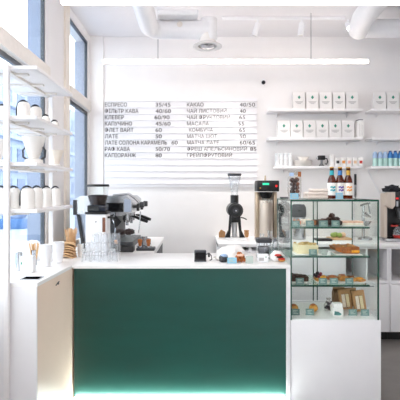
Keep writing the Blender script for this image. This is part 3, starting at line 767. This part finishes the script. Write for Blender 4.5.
for zz in (-.018, 0, .018): pass
MB().box(-.019, -.016, -.062, -.0605, .02, bh_ * .75).box(.001, .004, -.062, -.0605, .02, bh_ * .75).box(.02, .023, -.062, -.0605, .02, bh_ * .7).build('bag_folds', 'ink_light', sb)

# lower shelf: tumblers, bowls, portafilter, packets
gs = None
for i, px in enumerate((277, 281, 285.5, 290)):
    Yx = 5.06
    for kk in range(2):
        l = 'clear glass tumbler in the pairs stacked at left of lower wall shelf'
        lc = (X(px, Yx), Yx, Zs[2] + .0005 + kk * .0725)
        if gs is None:
            gs = thing('tumbler', l, 'glass', lc, 0, 'tumblers on the lower wall shelf')
            MB().lathe([(0, 0), (.021, 0), (.0235, .07), (.0215, .07), (.019, .005), (0, .005)], n=18).build('glass_wall', 'milky_plastic', gs)
        else: copy_tree(gs, lc)
pl0 = None
for kk in range(5):
    lc = (X(303, 5.09), 5.09, Zs[2] + .0005 + kk * .0115)
    if pl0 is None:
        pl0 = solo('plate', MB().lathe([(0, 0), (.06, 0), (.098, .014), (.1, .017), (.095, .017), (.058, .005), (0, .005)], n=32), 'porcelain', 'white plate in the pile on the lower wall shelf', 'plate', lc, 0, 'pile of white plates')
    else: copy_tree(pl0, lc)
bl = solo('bowl', MB().lathe([(0, 0), (.035, 0), (.07, .04), (.072, .042), (.068, .042), (.034, .005), (0, .005)], n=28), 'porcelain', 'white bowl sitting on the pile of plates', 'bowl', (X(303, 5.09), 5.09, Zs[2] + .0005 + 4 * .0115 + .0175))
pf = thing('hand_grinder', 'black hand tool with looped handle on the lower wall shelf', 'tool', (X(321.5, 5.06), 5.06, Zs[2] + .0005))
MB().box(-.04, .035, -.03, .03, .07, .12, .006).build('tool_head', 'black', pf)
MB().lathe([(0, 0), (.03, 0), (.028, .01), (.012, .03), (.012, .0695), (0, .0695)], n=18).build('tool_foot', 'steel_dark', pf)
MB().tube([(.035, 0, .09), (.06, 0, .085), (.07, 0, .05), (.055, 0, .02), (.04, 0, .03)], .007, 8).build('handle', 'black', pf)
MB().box(-.055, -.0405, -.02, .02, .08, .1, .003).build('tool_knob', 'steel', pf)
wb = thing('white_carton', 'plain white carton left of the coloured packets on lower shelf', 'carton', (X(331, 5.08), 5.08, Zs[2] + .0005))
MB().box(-.025, .025, -.03, .03, 0, .13, .003).build('carton_body', 'white_paper', wb)
for i, (mm, cn) in enumerate((('charcoal', 'dark grey'), ('orange', 'orange'), ('pink', 'pale pink'), ('peach', 'peach'), ('red', 'red'))):
    pk = thing('packet', 'small white packet with %s label on the lower wall shelf' % cn, 'packet', (X(337.3 + 5.75 * i, 5.06), 5.06, Zs[2] + .0005), 0, 'small packets with coloured labels')
    MB().box(-.027, .027, -.02, .02, 0, .098, .004).build('packet_body', 'white_paper', pk)
    MB().box(-.016, .016, -.0212, -.0203, .03, .062).build('packet_label', mm, pk)
# blue bottles
def waterb(px, Y, cap, label, gname, r=.0255):
    t = thing('water_bottle', label, 'bottle', (X(px, Y), Y, Zs[2] + .0005), 0, gname)
    MB().lathe([(0, 0), (r, 0), (r, .085), (r * .9, .09), (0, .09)], n=20).build('bottle_base', 'aqua', t)
    MB().lathe([(0, .0905), (r * .98, .0905), (r, .1), (r * .95, .14), (r * .6, .155), (0, .155)], n=20).build('bottle_sleeve', 'blue' if cap else 'pale_blue', t)
    MB().cyl((0, 0, .1555), (0, 0, .172 if cap else .162), r * .55, n=14).build('bottle_cap', 'blue_dark' if cap else 'steel_blue', t)
ordb = ['leftmost', 'second from left', 'third from left', 'fourth from left', 'fifth from left', 'sixth from left']
for i in range(6):
    waterb(375 + 5.1 * i, 5.04, i >= 3, ('pale' if i < 3 else 'deep') + ' blue-topped aqua bottle, %s in the front row of right shelf' % ordb[i], 'blue-topped bottles front row')
for i in range(5):
    waterb(380 + 5.0 * i, 5.11, i >= 2, ('pale' if i < 2 else 'deep') + ' blue-topped aqua bottle, %s in the back row of right shelf' % ordb[i], 'blue-topped bottles back row')
# hanging knife + cable
kn = thing('knife', 'black-handled knife hanging on the back wall right of the beer bottles', 'knife', (X(355.5, 5.18), YB, 0))
zk = lambda py: Z(py, 5.18)
MB().box(-.013, .013, -.022, -.006, zk(185), zk(174), .004).build('handle', 'black', kn)
MB().prism([(-.011, zk(185.2)), (.011, zk(185.2)), (.011, zk(196)), (0, zk(199)), (-.011, zk(196))], -.014, -.012, 'y').build('blade', 'steel', kn)
MB().box(-.008, .008, -.0055, 0, zk(182), zk(176)).build('wall_hook', 'steel', kn)
cbx = [(X(px, 5.19), 5.19, Z(py, 5.19)) for px, py in ((367, 168), (370, 174), (373, 181), (377, 188), (381, 196), (383, 205))]
solo('power_cable', MB().tube(cbx, .005, 6), 'white_plastic', 'white power cable running down the wall behind the coffee maker', 'cable')

# ------------------------------------------------------------------ display case
CX0, CX1, CY0, CY1, CZ0, CZ1 = .64, 1.223, 3.0, 3.5, .633, 1.433
dc = thing('display_case', 'glass pastry display case with green edges on a white base', 'display case', (0, 0, 0))
MB().box(.637, 1.238, 2.995, 3.55, 0, CZ0, .002).build('case_base', 'white_lacquer', dc)
g_ = .006
for nm, a in (('front_glass', (CX0 + g_, CX1 - g_, CY0, CY0 + g_, CZ0, CZ1 - g_)), ('side_glass', (CX0, CX0 + g_, CY0 + g_, CY1, CZ0, CZ1 - g_)),
              ('side_glass', (CX1 - g_, CX1, CY0 + g_, CY1, CZ0, CZ1 - g_)), ('top_glass', (CX0, CX1, CY0, CY1, CZ1 - g_, CZ1))):
    MB().box(*a).build(nm, 'case_glass', dc)
e_ = .0045
m = MB()
for xx in (CX0 + .001, CX1 - .001):
    m.box(xx - e_, xx + e_, CY0 - .002, CY0 + .007, CZ0, CZ1)
    m.box(xx - .003, xx + .003, CY0, CY1, CZ1 - .004, CZ1 + .002)
    m.box(xx - .003, xx + .003, CY1 - .006, CY1, CZ0, CZ1)
m.box(CX0, CX1, CY0 - .002, CY0 + .007, CZ1 - .010, CZ1 + .003)
m.box(CX0, CX1, CY1 - .006, CY1, CZ1 - .006, CZ1 + .001)
m.build('glass_edging', 'glass_edge', dc)
xm = (CX0 + CX1) / 2
for s, (a, b, yy) in enumerate(((CX0 + .008, xm + .02, CY1 - .012), (xm - .02, CX1 - .008, CY1 - .024))):
    d = MB().box(a, b, yy, yy + .005, CZ0 + .012, CZ1 - .012).build('sliding_door', 'case_glass', dc)
    xe_ = b - .006 if s == 0 else a
    m = MB().box(xe_, xe_ + .006, yy - .003, yy + .008, CZ0 + .012, CZ1 - .012)
    m.build('door_edge', 'glass_edge', d)
MB().box(CX0 + .008, CX1 - .008, CY1 - .03, CY1 - .007, CZ0 + .0005, CZ0 + .006).build('door_track', 'steel_bright', dc)
SZ = [1.245, 1.045, .845]
for z in SZ:
    sh = MB().box(CX0 + .008, CX1 - .02, 3.1, 3.47, z - .008, z).build('glass_shelf', 'shelf_glass', dc)
    MB().box(CX0 + .008, CX1 - .02, 3.096, 3.0995, z - .011, z + .0005).build('shelf_edge', 'glass_edge', sh)
    MB().box(CX0 + .006, CX0 + .0075, 3.12, 3.45, z - .016, z - .0085).box(CX1 - .0195, CX1 - .006, 3.2, 3.22, z - .02, z - .0085).box(CX1 - .0195, CX1 - .006, 3.4, 3.42, z - .02, z - .0085).build('shelf_clip', 'steel', sh)
MB().box(CX0 + .01, CX1 - .01, 3.01, 3.46, CZ0 + .0003, CZ0 + .004).build('case_deck', 'white_top', dc)
ZD = CZ0 + .0045
S1, S2, S3 = (z + .0006 for z in SZ)

def card(px, z, label, Y=3.125, w_=.056, h_=.043, m='tag_teal', marks=True):
    c = thing('price_card', label, 'price card', (X(px, Y), Y, z), 0, 'price cards')
    M_ = Matrix.Rotation(-.18, 4, 'X')
    a = MB().box(-w_ / 2, w_ / 2, -.001, .001, 0, h_, 0, M_); a.prism([(0.001, .0005), (.02, .0005), (.02, .003), (.001, .006)], -w_ / 2, w_ / 2, 'x')
    a.build('card_panel', m, c)
    if marks:
        b = MB()
        for zz, x0_, x1_ in ((.72, -.3, .25), (.5, -.3, .1), (.28, -.3, .3)): b.box(x0_ * w_, x1_ * w_, -.0022, -.0012, zz * h_ - .0022, zz * h_ + .0022, 0, M_)
        b.build('card_print', 'tag_grey', c)
card(296, S1, 'grey-teal price card before the orange cakes, left of top case shelf')
card(310, S1, 'grey-teal price card before the white crumble, top case shelf')
card(323.5, S1, 'grey-teal price card before the brownies, top case shelf', w_=.062)
card(335.8, S1, 'grey-teal price card before the chocolate pile, top case shelf')
card(313.2, S2, 'grey-teal price card before the cheesecake')
card(300, S3, 'grey-teal price card before the dark brownies, third case shelf')
card(323, S3, 'grey-teal price card before the berry tart, third case shelf')
card(334, S3, 'grey-teal price card before the croissant, third case shelf')
card(349.5, S3, 'grey-teal price card before the fruit pastries, third case shelf')
card(295.7, ZD, 'grey-teal price card at the left corner of the case floor', Y=3.1)
card(310, ZD, 'teal price card before the golden bun on case floor', Y=3.1)
card(353, ZD, 'teal price card before the left sandwich bag', Y=3.09)
card(365.2, ZD, 'teal price card before the right sandwich bag', Y=3.085)

Yp = 3.23; pu = Yp / F
def tray(px, z, wpx, label, d=.14, m='porcelain', Y=Yp):
    w2 = wpx * pu / 2
    return solo('serving_tray', MB().box(-w2, w2, -d / 2, d / 2, 0, .006, .002), m, label, 'tray', (X(px, Y), Y, z))
# top shelf
for i, px in enumerate((293.5, 297.5)):
    solo('orange_cake', MB().blob((0, 0, .022), (.018, .022, .022), .12, 2, i, 3, flat=.9), 'bake_orange', ['small orange cake at the left corner of top case shelf', 'small orange cake second from left, top case shelf'][i], 'cake', (X(px, Yp), Yp - .03, S1))
tray(305, S1, 11, 'white plate under the crumble cakes, top case shelf')
for i, px in enumerate((302, 305.5, 309)):
    solo('crumble_cake', MB().blob((0, 0, .022), (.016, .024, .02), .3, 3, 5 + i, 3, flat=.9), 'meringue', ['white crumble cake, leftmost of three on top case shelf', 'white crumble cake, middle of three on top case shelf', 'white crumble cake, rightmost of three on top case shelf'][i], 'cake', (X(px, Yp), Yp, S1 + .0065))
tray(322, S1, 22, 'dark slate tray under the brownies, top case shelf', m='charcoal')
for i, (px, dy, hh) in enumerate(((312.5, .0, .03), (317, .01, .034), (321.5, .0, .036), (326, .03, .04))):
    solo('brownie', MB().box(-.017, .017, -.04, .04, 0, hh, .003), 'brownie' if i else 'bake_brown', ['reddish brown cake slice at left of the slate tray', 'dark brownie second on the slate tray, top case shelf', 'dark brownie third on the slate tray, top case shelf', 'dark brownie at the right end of the slate tray'][i], 'brownie', (X(px, Yp), Yp + dy, S1 + .0065))
random.seed(3)
for i, (dx, dy, dz) in enumerate(((-.052, -.012, 0), (-.018, -.03, 0), (.02, -.022, 0), (.054, -.01, 0), (-.03, .028, 0), (.006, .02, 0), (.04, .03, 0), (-.016, -.002, .027), (.016, .004, .03), (.04, .006, .026), (.002, .0, .052))):
    solo('chocolate_cookie', MB().blob((0, 0, .018), (.022, .022, .018), .35, 3, 10 + i, 3, flat=.85), 'chocolate', 'lumpy dark chocolate cookie in the heap on top case shelf', 'cookie', (X(331.5, Yp) + dx, Yp + dy, S1 + dz), i * .9, 'heap of chocolate cookies')
tray(351, S1, 20, 'white tray under the pink glazed slices, right of top case shelf')
for i, px in enumerate((343.6, 348.6, 353.6, 358.6)):
    gz = thing('glazed_slice', 'pink glazed cake slice, %s of four on top case shelf' % ords[i if i < 3 else 5], 'cake slice', (X(px, Yp), Yp, S1 + .0065), 0, 'pink glazed slices')
    MB().box(-.0172, .0172, -.05, .05, 0, .014, .002).build('sponge', 'meringue', gz)
    MB().box(-.0174, .0174, -.0502, .0502, .0142, .026, .004).build('glaze', 'pink_glaze', gz)
# second shelf: cheesecake, pie
tray(305, S2, 26, 'white board under the cheesecake, second case shelf', d=.2)
ck = thing('cheesecake', 'pale cheesecake with crumb topping on the second case shelf', 'cake', (X(305.5, Yp), Yp, S2 + .0065))
MB().box(-.075, .075, -.07, .08, 0, .06, .005).build('cake_body', 'cheesecake', ck)
m = MB()
for i in range(26): m.blob((random.uniform(-.068, .068), random.uniform(-.06, .07), .063), (.011, .011, .008), .4, 3, i, 2)
m.build('crumb_topping', 'crumb', ck)
solo('paper_tag', MB().prism([(-.012, 0), (.012, 0), (.009, .03), (-.006, .034)], -.002, .002, 'y'), 'white_paper', 'small white paper tag between the cheesecake and the pie', 'tag', (X(329, 3.14), 3.14, S2))
tp = tray(345, S2, 25, 'white plate under the golden pie, second case shelf', d=.2)
pie = thing('pie', 'golden brown open pie cut at right on the second case shelf', 'pie', (X(344, Yp), Yp, S2 + .0065))
MB().prism([(-.085, .045), (-.075, .02), (-.03, .004), (.075, .0), (.085, .004), (.086, .047), (.06, .05)], -.07, .08, 'y').build('pie_crust', 'bake_brown', pie)
MB().box(.03, .0875, -.0715, .06, .006, .026, .003).build('pie_filling', 'orange_fruit', pie)
m = MB()
for i in range(14): m.blob((random.uniform(-.07, .07), random.uniform(-.055, .065), .05), (.014, .012, .007), .3, 2, i, 2)
m.build('pie_topping', 'bake_gold', pie)
# third shelf
tray(297, S3, 16, 'white tray under the dark brownies, third case shelf')
for i, (px, dx) in enumerate(((292.5, 0), (297, 0), (301.3, 0), (305.2, 0))):
    solo('brownie', MB().box(-.0145, .0145, -.045, .045, 0, .046 - .004 * i, .003), 'brownie', 'dark brownie, %s of four on the third case shelf' % ords[i if i < 3 else 5], 'brownie', (X(px, Yp), Yp, S3 + .0065), 0, 'brownies on the third case shelf')
tray(338, S3, 46, 'long white tray under the pastries on the third case shelf', d=.16)
bt = thing('berry_tart', 'fruit tart with dark berries and orange slices, third case shelf', 'tart', (X(319.5, Yp), Yp, S3 + .0065))
MB().lathe([(0, 0), (.034, 0), (.042, .02), (.04, .022), (0, .018)], n=24).build('tart_shell', 'bake_gold', bt)
for i, (x_, y_, z_, mm, r) in enumerate(((-.024, -.012, .034, 'berry_dark', .014), (-.03, .012, .036, 'berry_dark', .013), (-.012, .006, .05, 'berry_dark', .014), (.004, -.005, .038, 'berry_red', .012), (.012, .014, .044, 'berry_red', .012), (-.012, -.026, .03, 'berry_red', .01))):
    MB().blob((x_, y_, z_), (r, r, r), .05, 2, i, 2).build('berry', mm, bt)
for i, (x_, y_) in enumerate(((.012, -.026), (.028, -.016), (.03, .008))):
    MB().blob((x_, y_, .026), (.016, .011, .011), .1, 2, i, 2).build('orange_slice', 'orange_fruit', bt)
def croissant(px, z, k, label, mname='bake_brown', Y=Yp):
    m = MB(); pts = []; rs = []
    for i in range(17):
        t = i / 16 * 2 - 1
        pts.append((t * .055 * k, .022 * k * t * t - .01, .021 * k)); rs.append(max(.004, (.022 * (1 - abs(t) ** 1.6) + .003 * math.cos(i * 3.14)) * k))
    m.tube(pts, .02, 14, rs)
    solo('croissant', m, mname, label, 'croissant', (X(px, Y), Y, z))
croissant(331.5, S3 + .0065, .95, 'brown croissant right of the berry tart, third case shelf')
for i, (px, mm) in enumerate(((343, 'bake_gold'), (350.5, 'bake_brown'), (358, 'orange_fruit'))):
    dn = thing('fruit_pastry', ['golden flaky pastry right of the croissant, third case shelf', 'browned fruit pastry in the middle right of third case shelf', 'yellow-topped flat pastry at the right end of third case shelf'][i], 'pastry', (X(px, Yp), Yp - .01 * i, S3 + .0065), .3 * i)
    MB().prism([(-.028, 0), (.028, 0), (.03, .012), (.02, .032 - .008 * i), (-.02, .036 - .008 * i), (-.03, .014)], -.035, .035, 'y').build('pastry_base', 'bake_gold', dn)
    m = MB()
    for j in range(7): m.blob((random.uniform(-.018, .018), random.uniform(-.025, .025), .036 - .008 * i), (.009, .009, .006), .2, 2, j, 2)
    m.build('pastry_topping', mm if i else 'bake_brown', dn)
# case floor
for i, (px, l) in enumerate(((293.8, 'golden orange bun at the left corner of case floor'), (313.5, 'golden orange bun with brown top, second on case floor'))):
    bu = thing('bun', l, 'bun', (X(px, 3.2), 3.2, ZD))
    MB().blob((0, 0, .024), (.032, .032, .026), .1, 2, 20 + i, 3, flat=.9).build('bun_body', 'bun_gold', bu)
    MB().blob((-.002, 0, .04), (.022, .022, .014), .2, 2, 30 + i, 3).build('bun_glaze', 'bake_brown', bu)
bb = thing('berry_bag', 'clear bag of dark dried berries at the middle of case floor', 'bag', (X(328.5, 3.22), 3.22, ZD))
m = MB()
for i in range(22):
    a = random.uniform(0, 6.28); q2 = random.random()
    m.blob((q2 * .025 * math.cos(a), q2 * .018 * math.sin(a), .012 + .05 * random.random()), (.009, .009, .009), .1, 2, i, 1)
m.build('dried_berries', 'berry_dark', bb)
MB().lathe([(0, 0), (.03, .002), (.034, .04), (.012, .078), (.018, .09), (.016, .09), (.01, .078)], n=20, sy=.75).build('bag_film', 'bag_film', bb)
pbx = thing('pastry_box', 'small white house-shaped box with teal print on the case floor', 'box', (X(337, 3.1), 3.1, ZD))
MB().box(-.036, .036, -.024, .024, 0, .052, .002).build('box_body', 'white_paper', pbx)
MB().prism([(-.031, .0525), (.031, .0525), (.022, .085), (-.022, .085)], -.03, .03, 'x').build('box_lid', 'white_paper', pbx)
MB().prism([(-.026, .008), (.012, .006), (.026, .014), (.004, .03), (-.024, .034)], -.0255, -.0243, 'y').build('box_print', 'teal_print', pbx)
def sandwich(px, Y, tilt, label):
    s = thing('sandwich_bag', label, 'sandwich bag', (X(px, Y), Y, ZD), 0, 'sandwich bags')
    M_ = Matrix.Rotation(-.16, 4, 'X') @ Matrix.Rotation(tilt, 4, 'Y')
    MB().box(-.042, .042, -.003, .03, .013, .158, .006, M_).build('bag_sleeve', 'kraft', s)
    MB().box(-.03, .026, -.005, -.0032, .025, .125, 0, M_).build('bag_window', 'bag_film', s)
    for xx in (-.016, .012): MB().box(xx - .011, xx + .011, -.0045, -.0033, .03, .12, .0004, M_).build('sandwich_filling', 'meringue' if xx < 0 else 'cheesecake', s)
sandwich(347.5, 3.2, -.1, 'brown windowed sandwich bag, left of two leaning on case floor')
sandwich(361.5, 3.15, -.1, 'brown windowed sandwich bag, right of two leaning on case floor')
for i, (px, h) in enumerate(((338.5, .125), (350, .12))):
    b = thing('paper_bag', ['dark kraft paper bag standing behind the white box', 'dark kraft paper bag standing behind the sandwich bags'][i], 'paper bag', (X(px, 3.36), 3.36, ZD))
    MB().prism([(-.03, 0), (.03, 0), (.028, h * .8), (.004, h), (-.004, h), (-.028, h * .8)], -.042, .042, 'x').build('bag_body', 'kraft_dark', b)
    MB().box(-.042, .042, -.006, .006, h + .0003, h + .012).build('bag_fold', 'kraft', b)

# ------------------------------------------------------------------ on top of the case
ZT = CZ1 + .0035
def beer(px, Y, m_neck, m_art, label):
    b = thing('beer_bottle', label, 'bottle', (X(px, Y), Y, ZT), 0, 'bottles on the display case')
    MB().lathe([(0, 0), (.029, 0), (.0305, .004), (.0305, .118), (.027, .142), (.015, .172), (.0132, .21), (.0145, .212), (.0145, .222), (0, .222)], n=28).build('bottle_glass', 'amber_glass', b)
    MB().lathe([(.031, .025), (.0312, .026), (.0312, .114), (.031, .115)], n=28).build('bottle_label', 'label_white', b)
    MB().lathe([(.0163, .172), (.0146, .205), (.0143, .205), (.0158, .172)], n=20).build('neck_label', m_neck, b)
    m = MB()
    for z_ in (.083, .062): 
        for q2 in range(5):
            a0 = -math.pi / 2 - .62 + q2 * .25
            m.box(-.0035, .0035, -.0006, .0006, -.0065, .0065, .0, Matrix.Translation((.0318 * math.cos(a0 + .12), .0318 * math.sin(a0 + .12), z_ + .003 * math.sin(q2 * 2.1))) @ Matrix.Rotation(a0 + .12 + math.pi / 2, 4, 'Z'))
    m.build('label_motif', m_art, b)
    MB().lathe([(.0, .2225), (.0155, .2225), (.0155, .228), (.013, .231), (0, .231)], n=20).build('crown_cap', 'gold', b)
beer(331.8, 3.28, 'teal', 'teal', 'brown beer bottle with teal motif label, left of three')
beer(340, 3.28, 'blue', 'purple', 'brown beer bottle with purple motif label, middle of three')
beer(348.2, 3.28, 'gold', 'orange', 'brown beer bottle with orange motif label, right of three')
card(339.5, ZT, 'light blue card leaning before the middle beer bottle', Y=3.2, w_=.052, h_=.045, m='tag_blue')
card(294.5, ZT, 'light blue card before the bag of cookie balls on the case', Y=3.15, w_=.058, h_=.042, m='tag_blue')
cbg = thing('snack_bag', 'clear bag of dark cookie balls standing on the case top', 'bag', (X(294.5, 3.3), 3.3, ZT))
random.seed(11)
for i in range(20):
    zz = .022 + .028 * (i // 4); a = i * 1.9 + i // 4
    q3 = random.uniform(.016, .02)
    MB().blob((.021 * math.cos(a), .012 * math.sin(a), zz + random.uniform(-.006, .006)), (q3, q3 * .8, q3 * .9), .2, 2, i, 2).build('cookie_ball', 'chocolate' if i % 3 else 'foil_brown', cbg)
MB().lathe([(0, 0), (.045, .001), (.052, .06), (.05, .15), (.04, .172), (.046, .2), (.044, .2), (.038, .172)], n=24, sy=.62).build('bag_film', 'bag_film', cbg)
MB().box(-.043, -.01, -.027, -.0255, .165, .19).build('bag_sticker', 'pale_blue', cbg)
MB().box(.02, .043, -.024, -.0225, .16, .196).build('bag_header', 'bake_brown', cbg)
random.seed(2)
for i, (h, w2, dx) in enumerate(((.026, .094, 0), (.024, .088, -.004), (.022, .066, .01))):
    z0_ = ZT + sum((.026, .024, .022)[:i]) + .0005 * i
    solo('wrapped_loaf', MB().box(-w2, w2, -.06, .06, 0, h, .009), 'wrap_cream', ['white wrapped flat package, bottom of the pile on the display case', 'white wrapped flat package, middle of the pile on the display case', 'white wrapped flat package, topmost of the pile on the display case'][i], 'package', (X(317.5, 3.33) + dx, 3.33, z0_), random.uniform(-.05, .05))

# ------------------------------------------------------------------ things on the counter, right half
Yt = 3.15
sp = thing('card_terminal', 'small charcoal box-shaped payment device with cable on the counter', 'device', (X(200.5, Yt), Yt, ZW))
MB().box(-.043, .04, -.025, .03, .003, .078, .006).build('device_body', 'charcoal', sp)
MB().box(-.036, .033, -.0265, -.0255, .014, .066).build('device_screen', 'black_gloss', sp)
MB().box(-.045, .042, -.026, .031, .0, .0028).build('device_foot', 'steel', sp)
MB().tube([(.04, 0, .05), (.06, .0, .055), (.075, .005, .04), (.08, .01, .012), (.065, .015, .005)], .004, 8).box(.052, .066, -.01, .01, .03, .06, .003).build('cable', 'charcoal', sp)
wt = thing('parchment_tray', 'shallow white tray of crumpled parchment on the counter', 'tray', (X(231.5, 3.22), 3.22, ZW))
MB().lathe([(0, 0), (.105, 0), (.13, .018), (.126, .018), (.103, .004), (0, .004)], n=36, sy=.75).build('tray_dish', 'porcelain', wt)
MB().blob((0, .012, .03), (.108, .05, .072), .25, 2.4, 5, 4, flat=.33).build('parchment', 'white_paper', wt)
bu = thing('blue_pouch', 'small crumpled blue-grey pouch at the front of the parchment tray', 'pouch', (X(223.5, 3.1), 3.1, ZW))
MB().blob((0, 0, .028), (.032, .022, .03), .25, 3, 6, 3, flat=.9).build('pouch_body', 'charcoal', bu)
MB().blob((.004, -.004, .046), (.024, .016, .014), .3, 3, 7, 3).build('pouch_fold', 'pale_blue', bu)
pt = thing('pastry', 'orange-brown twisted pastry at the front of the parchment tray', 'pastry', (X(240.5, 3.1), 3.1, ZW))
m = MB()
for i in range(7): m.blob((random.uniform(-.028, .028), random.uniform(-.012, .014), .018 + .02 * (i % 3)), (.017, .015, .016), .25, 3, i, 2)
m.build('pastry_dough', 'bake_brown', pt)
MB().blob((0, -.006, .052), (.026, .012, .01), .3, 3, 8, 3).build('pastry_glaze', 'pink_glaze', pt)
card(232, ZW, 'light blue card between the blue pouch and the pastry', Y=3.06, w_=.064, h_=.04, m='tag_blue')
card(249.5, ZW, 'grey-green card right of the pastry on the counter', Y=3.06, w_=.052, h_=.05, m='tag_grey')
jr = thing('storage_jar', 'square clear jar with black lid on the counter', 'jar', (X(263.5, 3.3), 3.3, ZW))
MB().box(-.05, .05, -.05, .05, 0, .115, .006).build('jar_glass', 'clear_glass', jr)
MB().box(-.053, .053, -.053, .053, .1155, .148, .006).build('jar_lid', 'charcoal', jr)
MB().box(-.04, .04, -.04, .04, .03, .088, .012).build('jar_contents', 'steel_dark', jr)
wx = thing('white_box', 'small white box with a green mark before the clear jar', 'box', (X(262.8, 3.12), 3.12, ZW))
MB().box(-.036, .036, -.02, .02, 0, .056, .003).build('box_body', 'white_plastic', wx)
MB().prism([(.014, .034), (.024, .034), (.019, .046)], -.0215, -.0203, 'y').build('box_mark', 'logo_green', wx)
MB().box(-.028, .005, -.0213, -.0203, .012, .034).build('box_panel', 'ink_light', wx)
sn = thing('sweets_bag', 'white open bag of sweets with red and brown stripes on the counter', 'bag', (X(277.5, 3.13), 3.13, ZW), .1)
MB().blob((-.004, .006, .036), (.048, .03, .042), .25, 2.5, 9, 3, flat=.84).build('bag_body', 'white_paper', sn)
for i, (dx, dz, mm) in enumerate(((-.004, .05, 'red'), (.01, .038, 'chocolate'), (.02, .024, 'red'), (.022, .014, 'bake_gold'))):
    MB().blob((dx, -.03, dz), (.026, .011, .009), .2, 3, i, 2).build('wrapped_sweet', mm, sn)
for i, (px, Y, h, r, l) in enumerate(((270, 3.45, .19, .03, 'tall clear glass carafe behind the bag of sweets'), (275.5, 3.32, .15, .03, 'clear glass jug beside the display case, on the counter'), (262, 3.5, .16, .026, 'narrow clear glass bottle behind the black-lidded jar'))):
    c2 = thing('glass_carafe', l, 'carafe', (X(px, Y), Y, ZW))
    MB().lathe([(0, 0), (r, 0), (r, h * .55), (r * .55, h * .8), (r * .7, h), (r * .64, h), (r * .48, h * .8), (r * .9, h * .54), (r * .9, .006), (0, .006)], n=24).build('carafe_glass', 'clear_glass', c2)
    MB().lathe([(0, .0065), (r * .88, .0065), (r * .88, h * .3), (0, h * .3)], n=20).build('water', 'bottle_clear', c2)
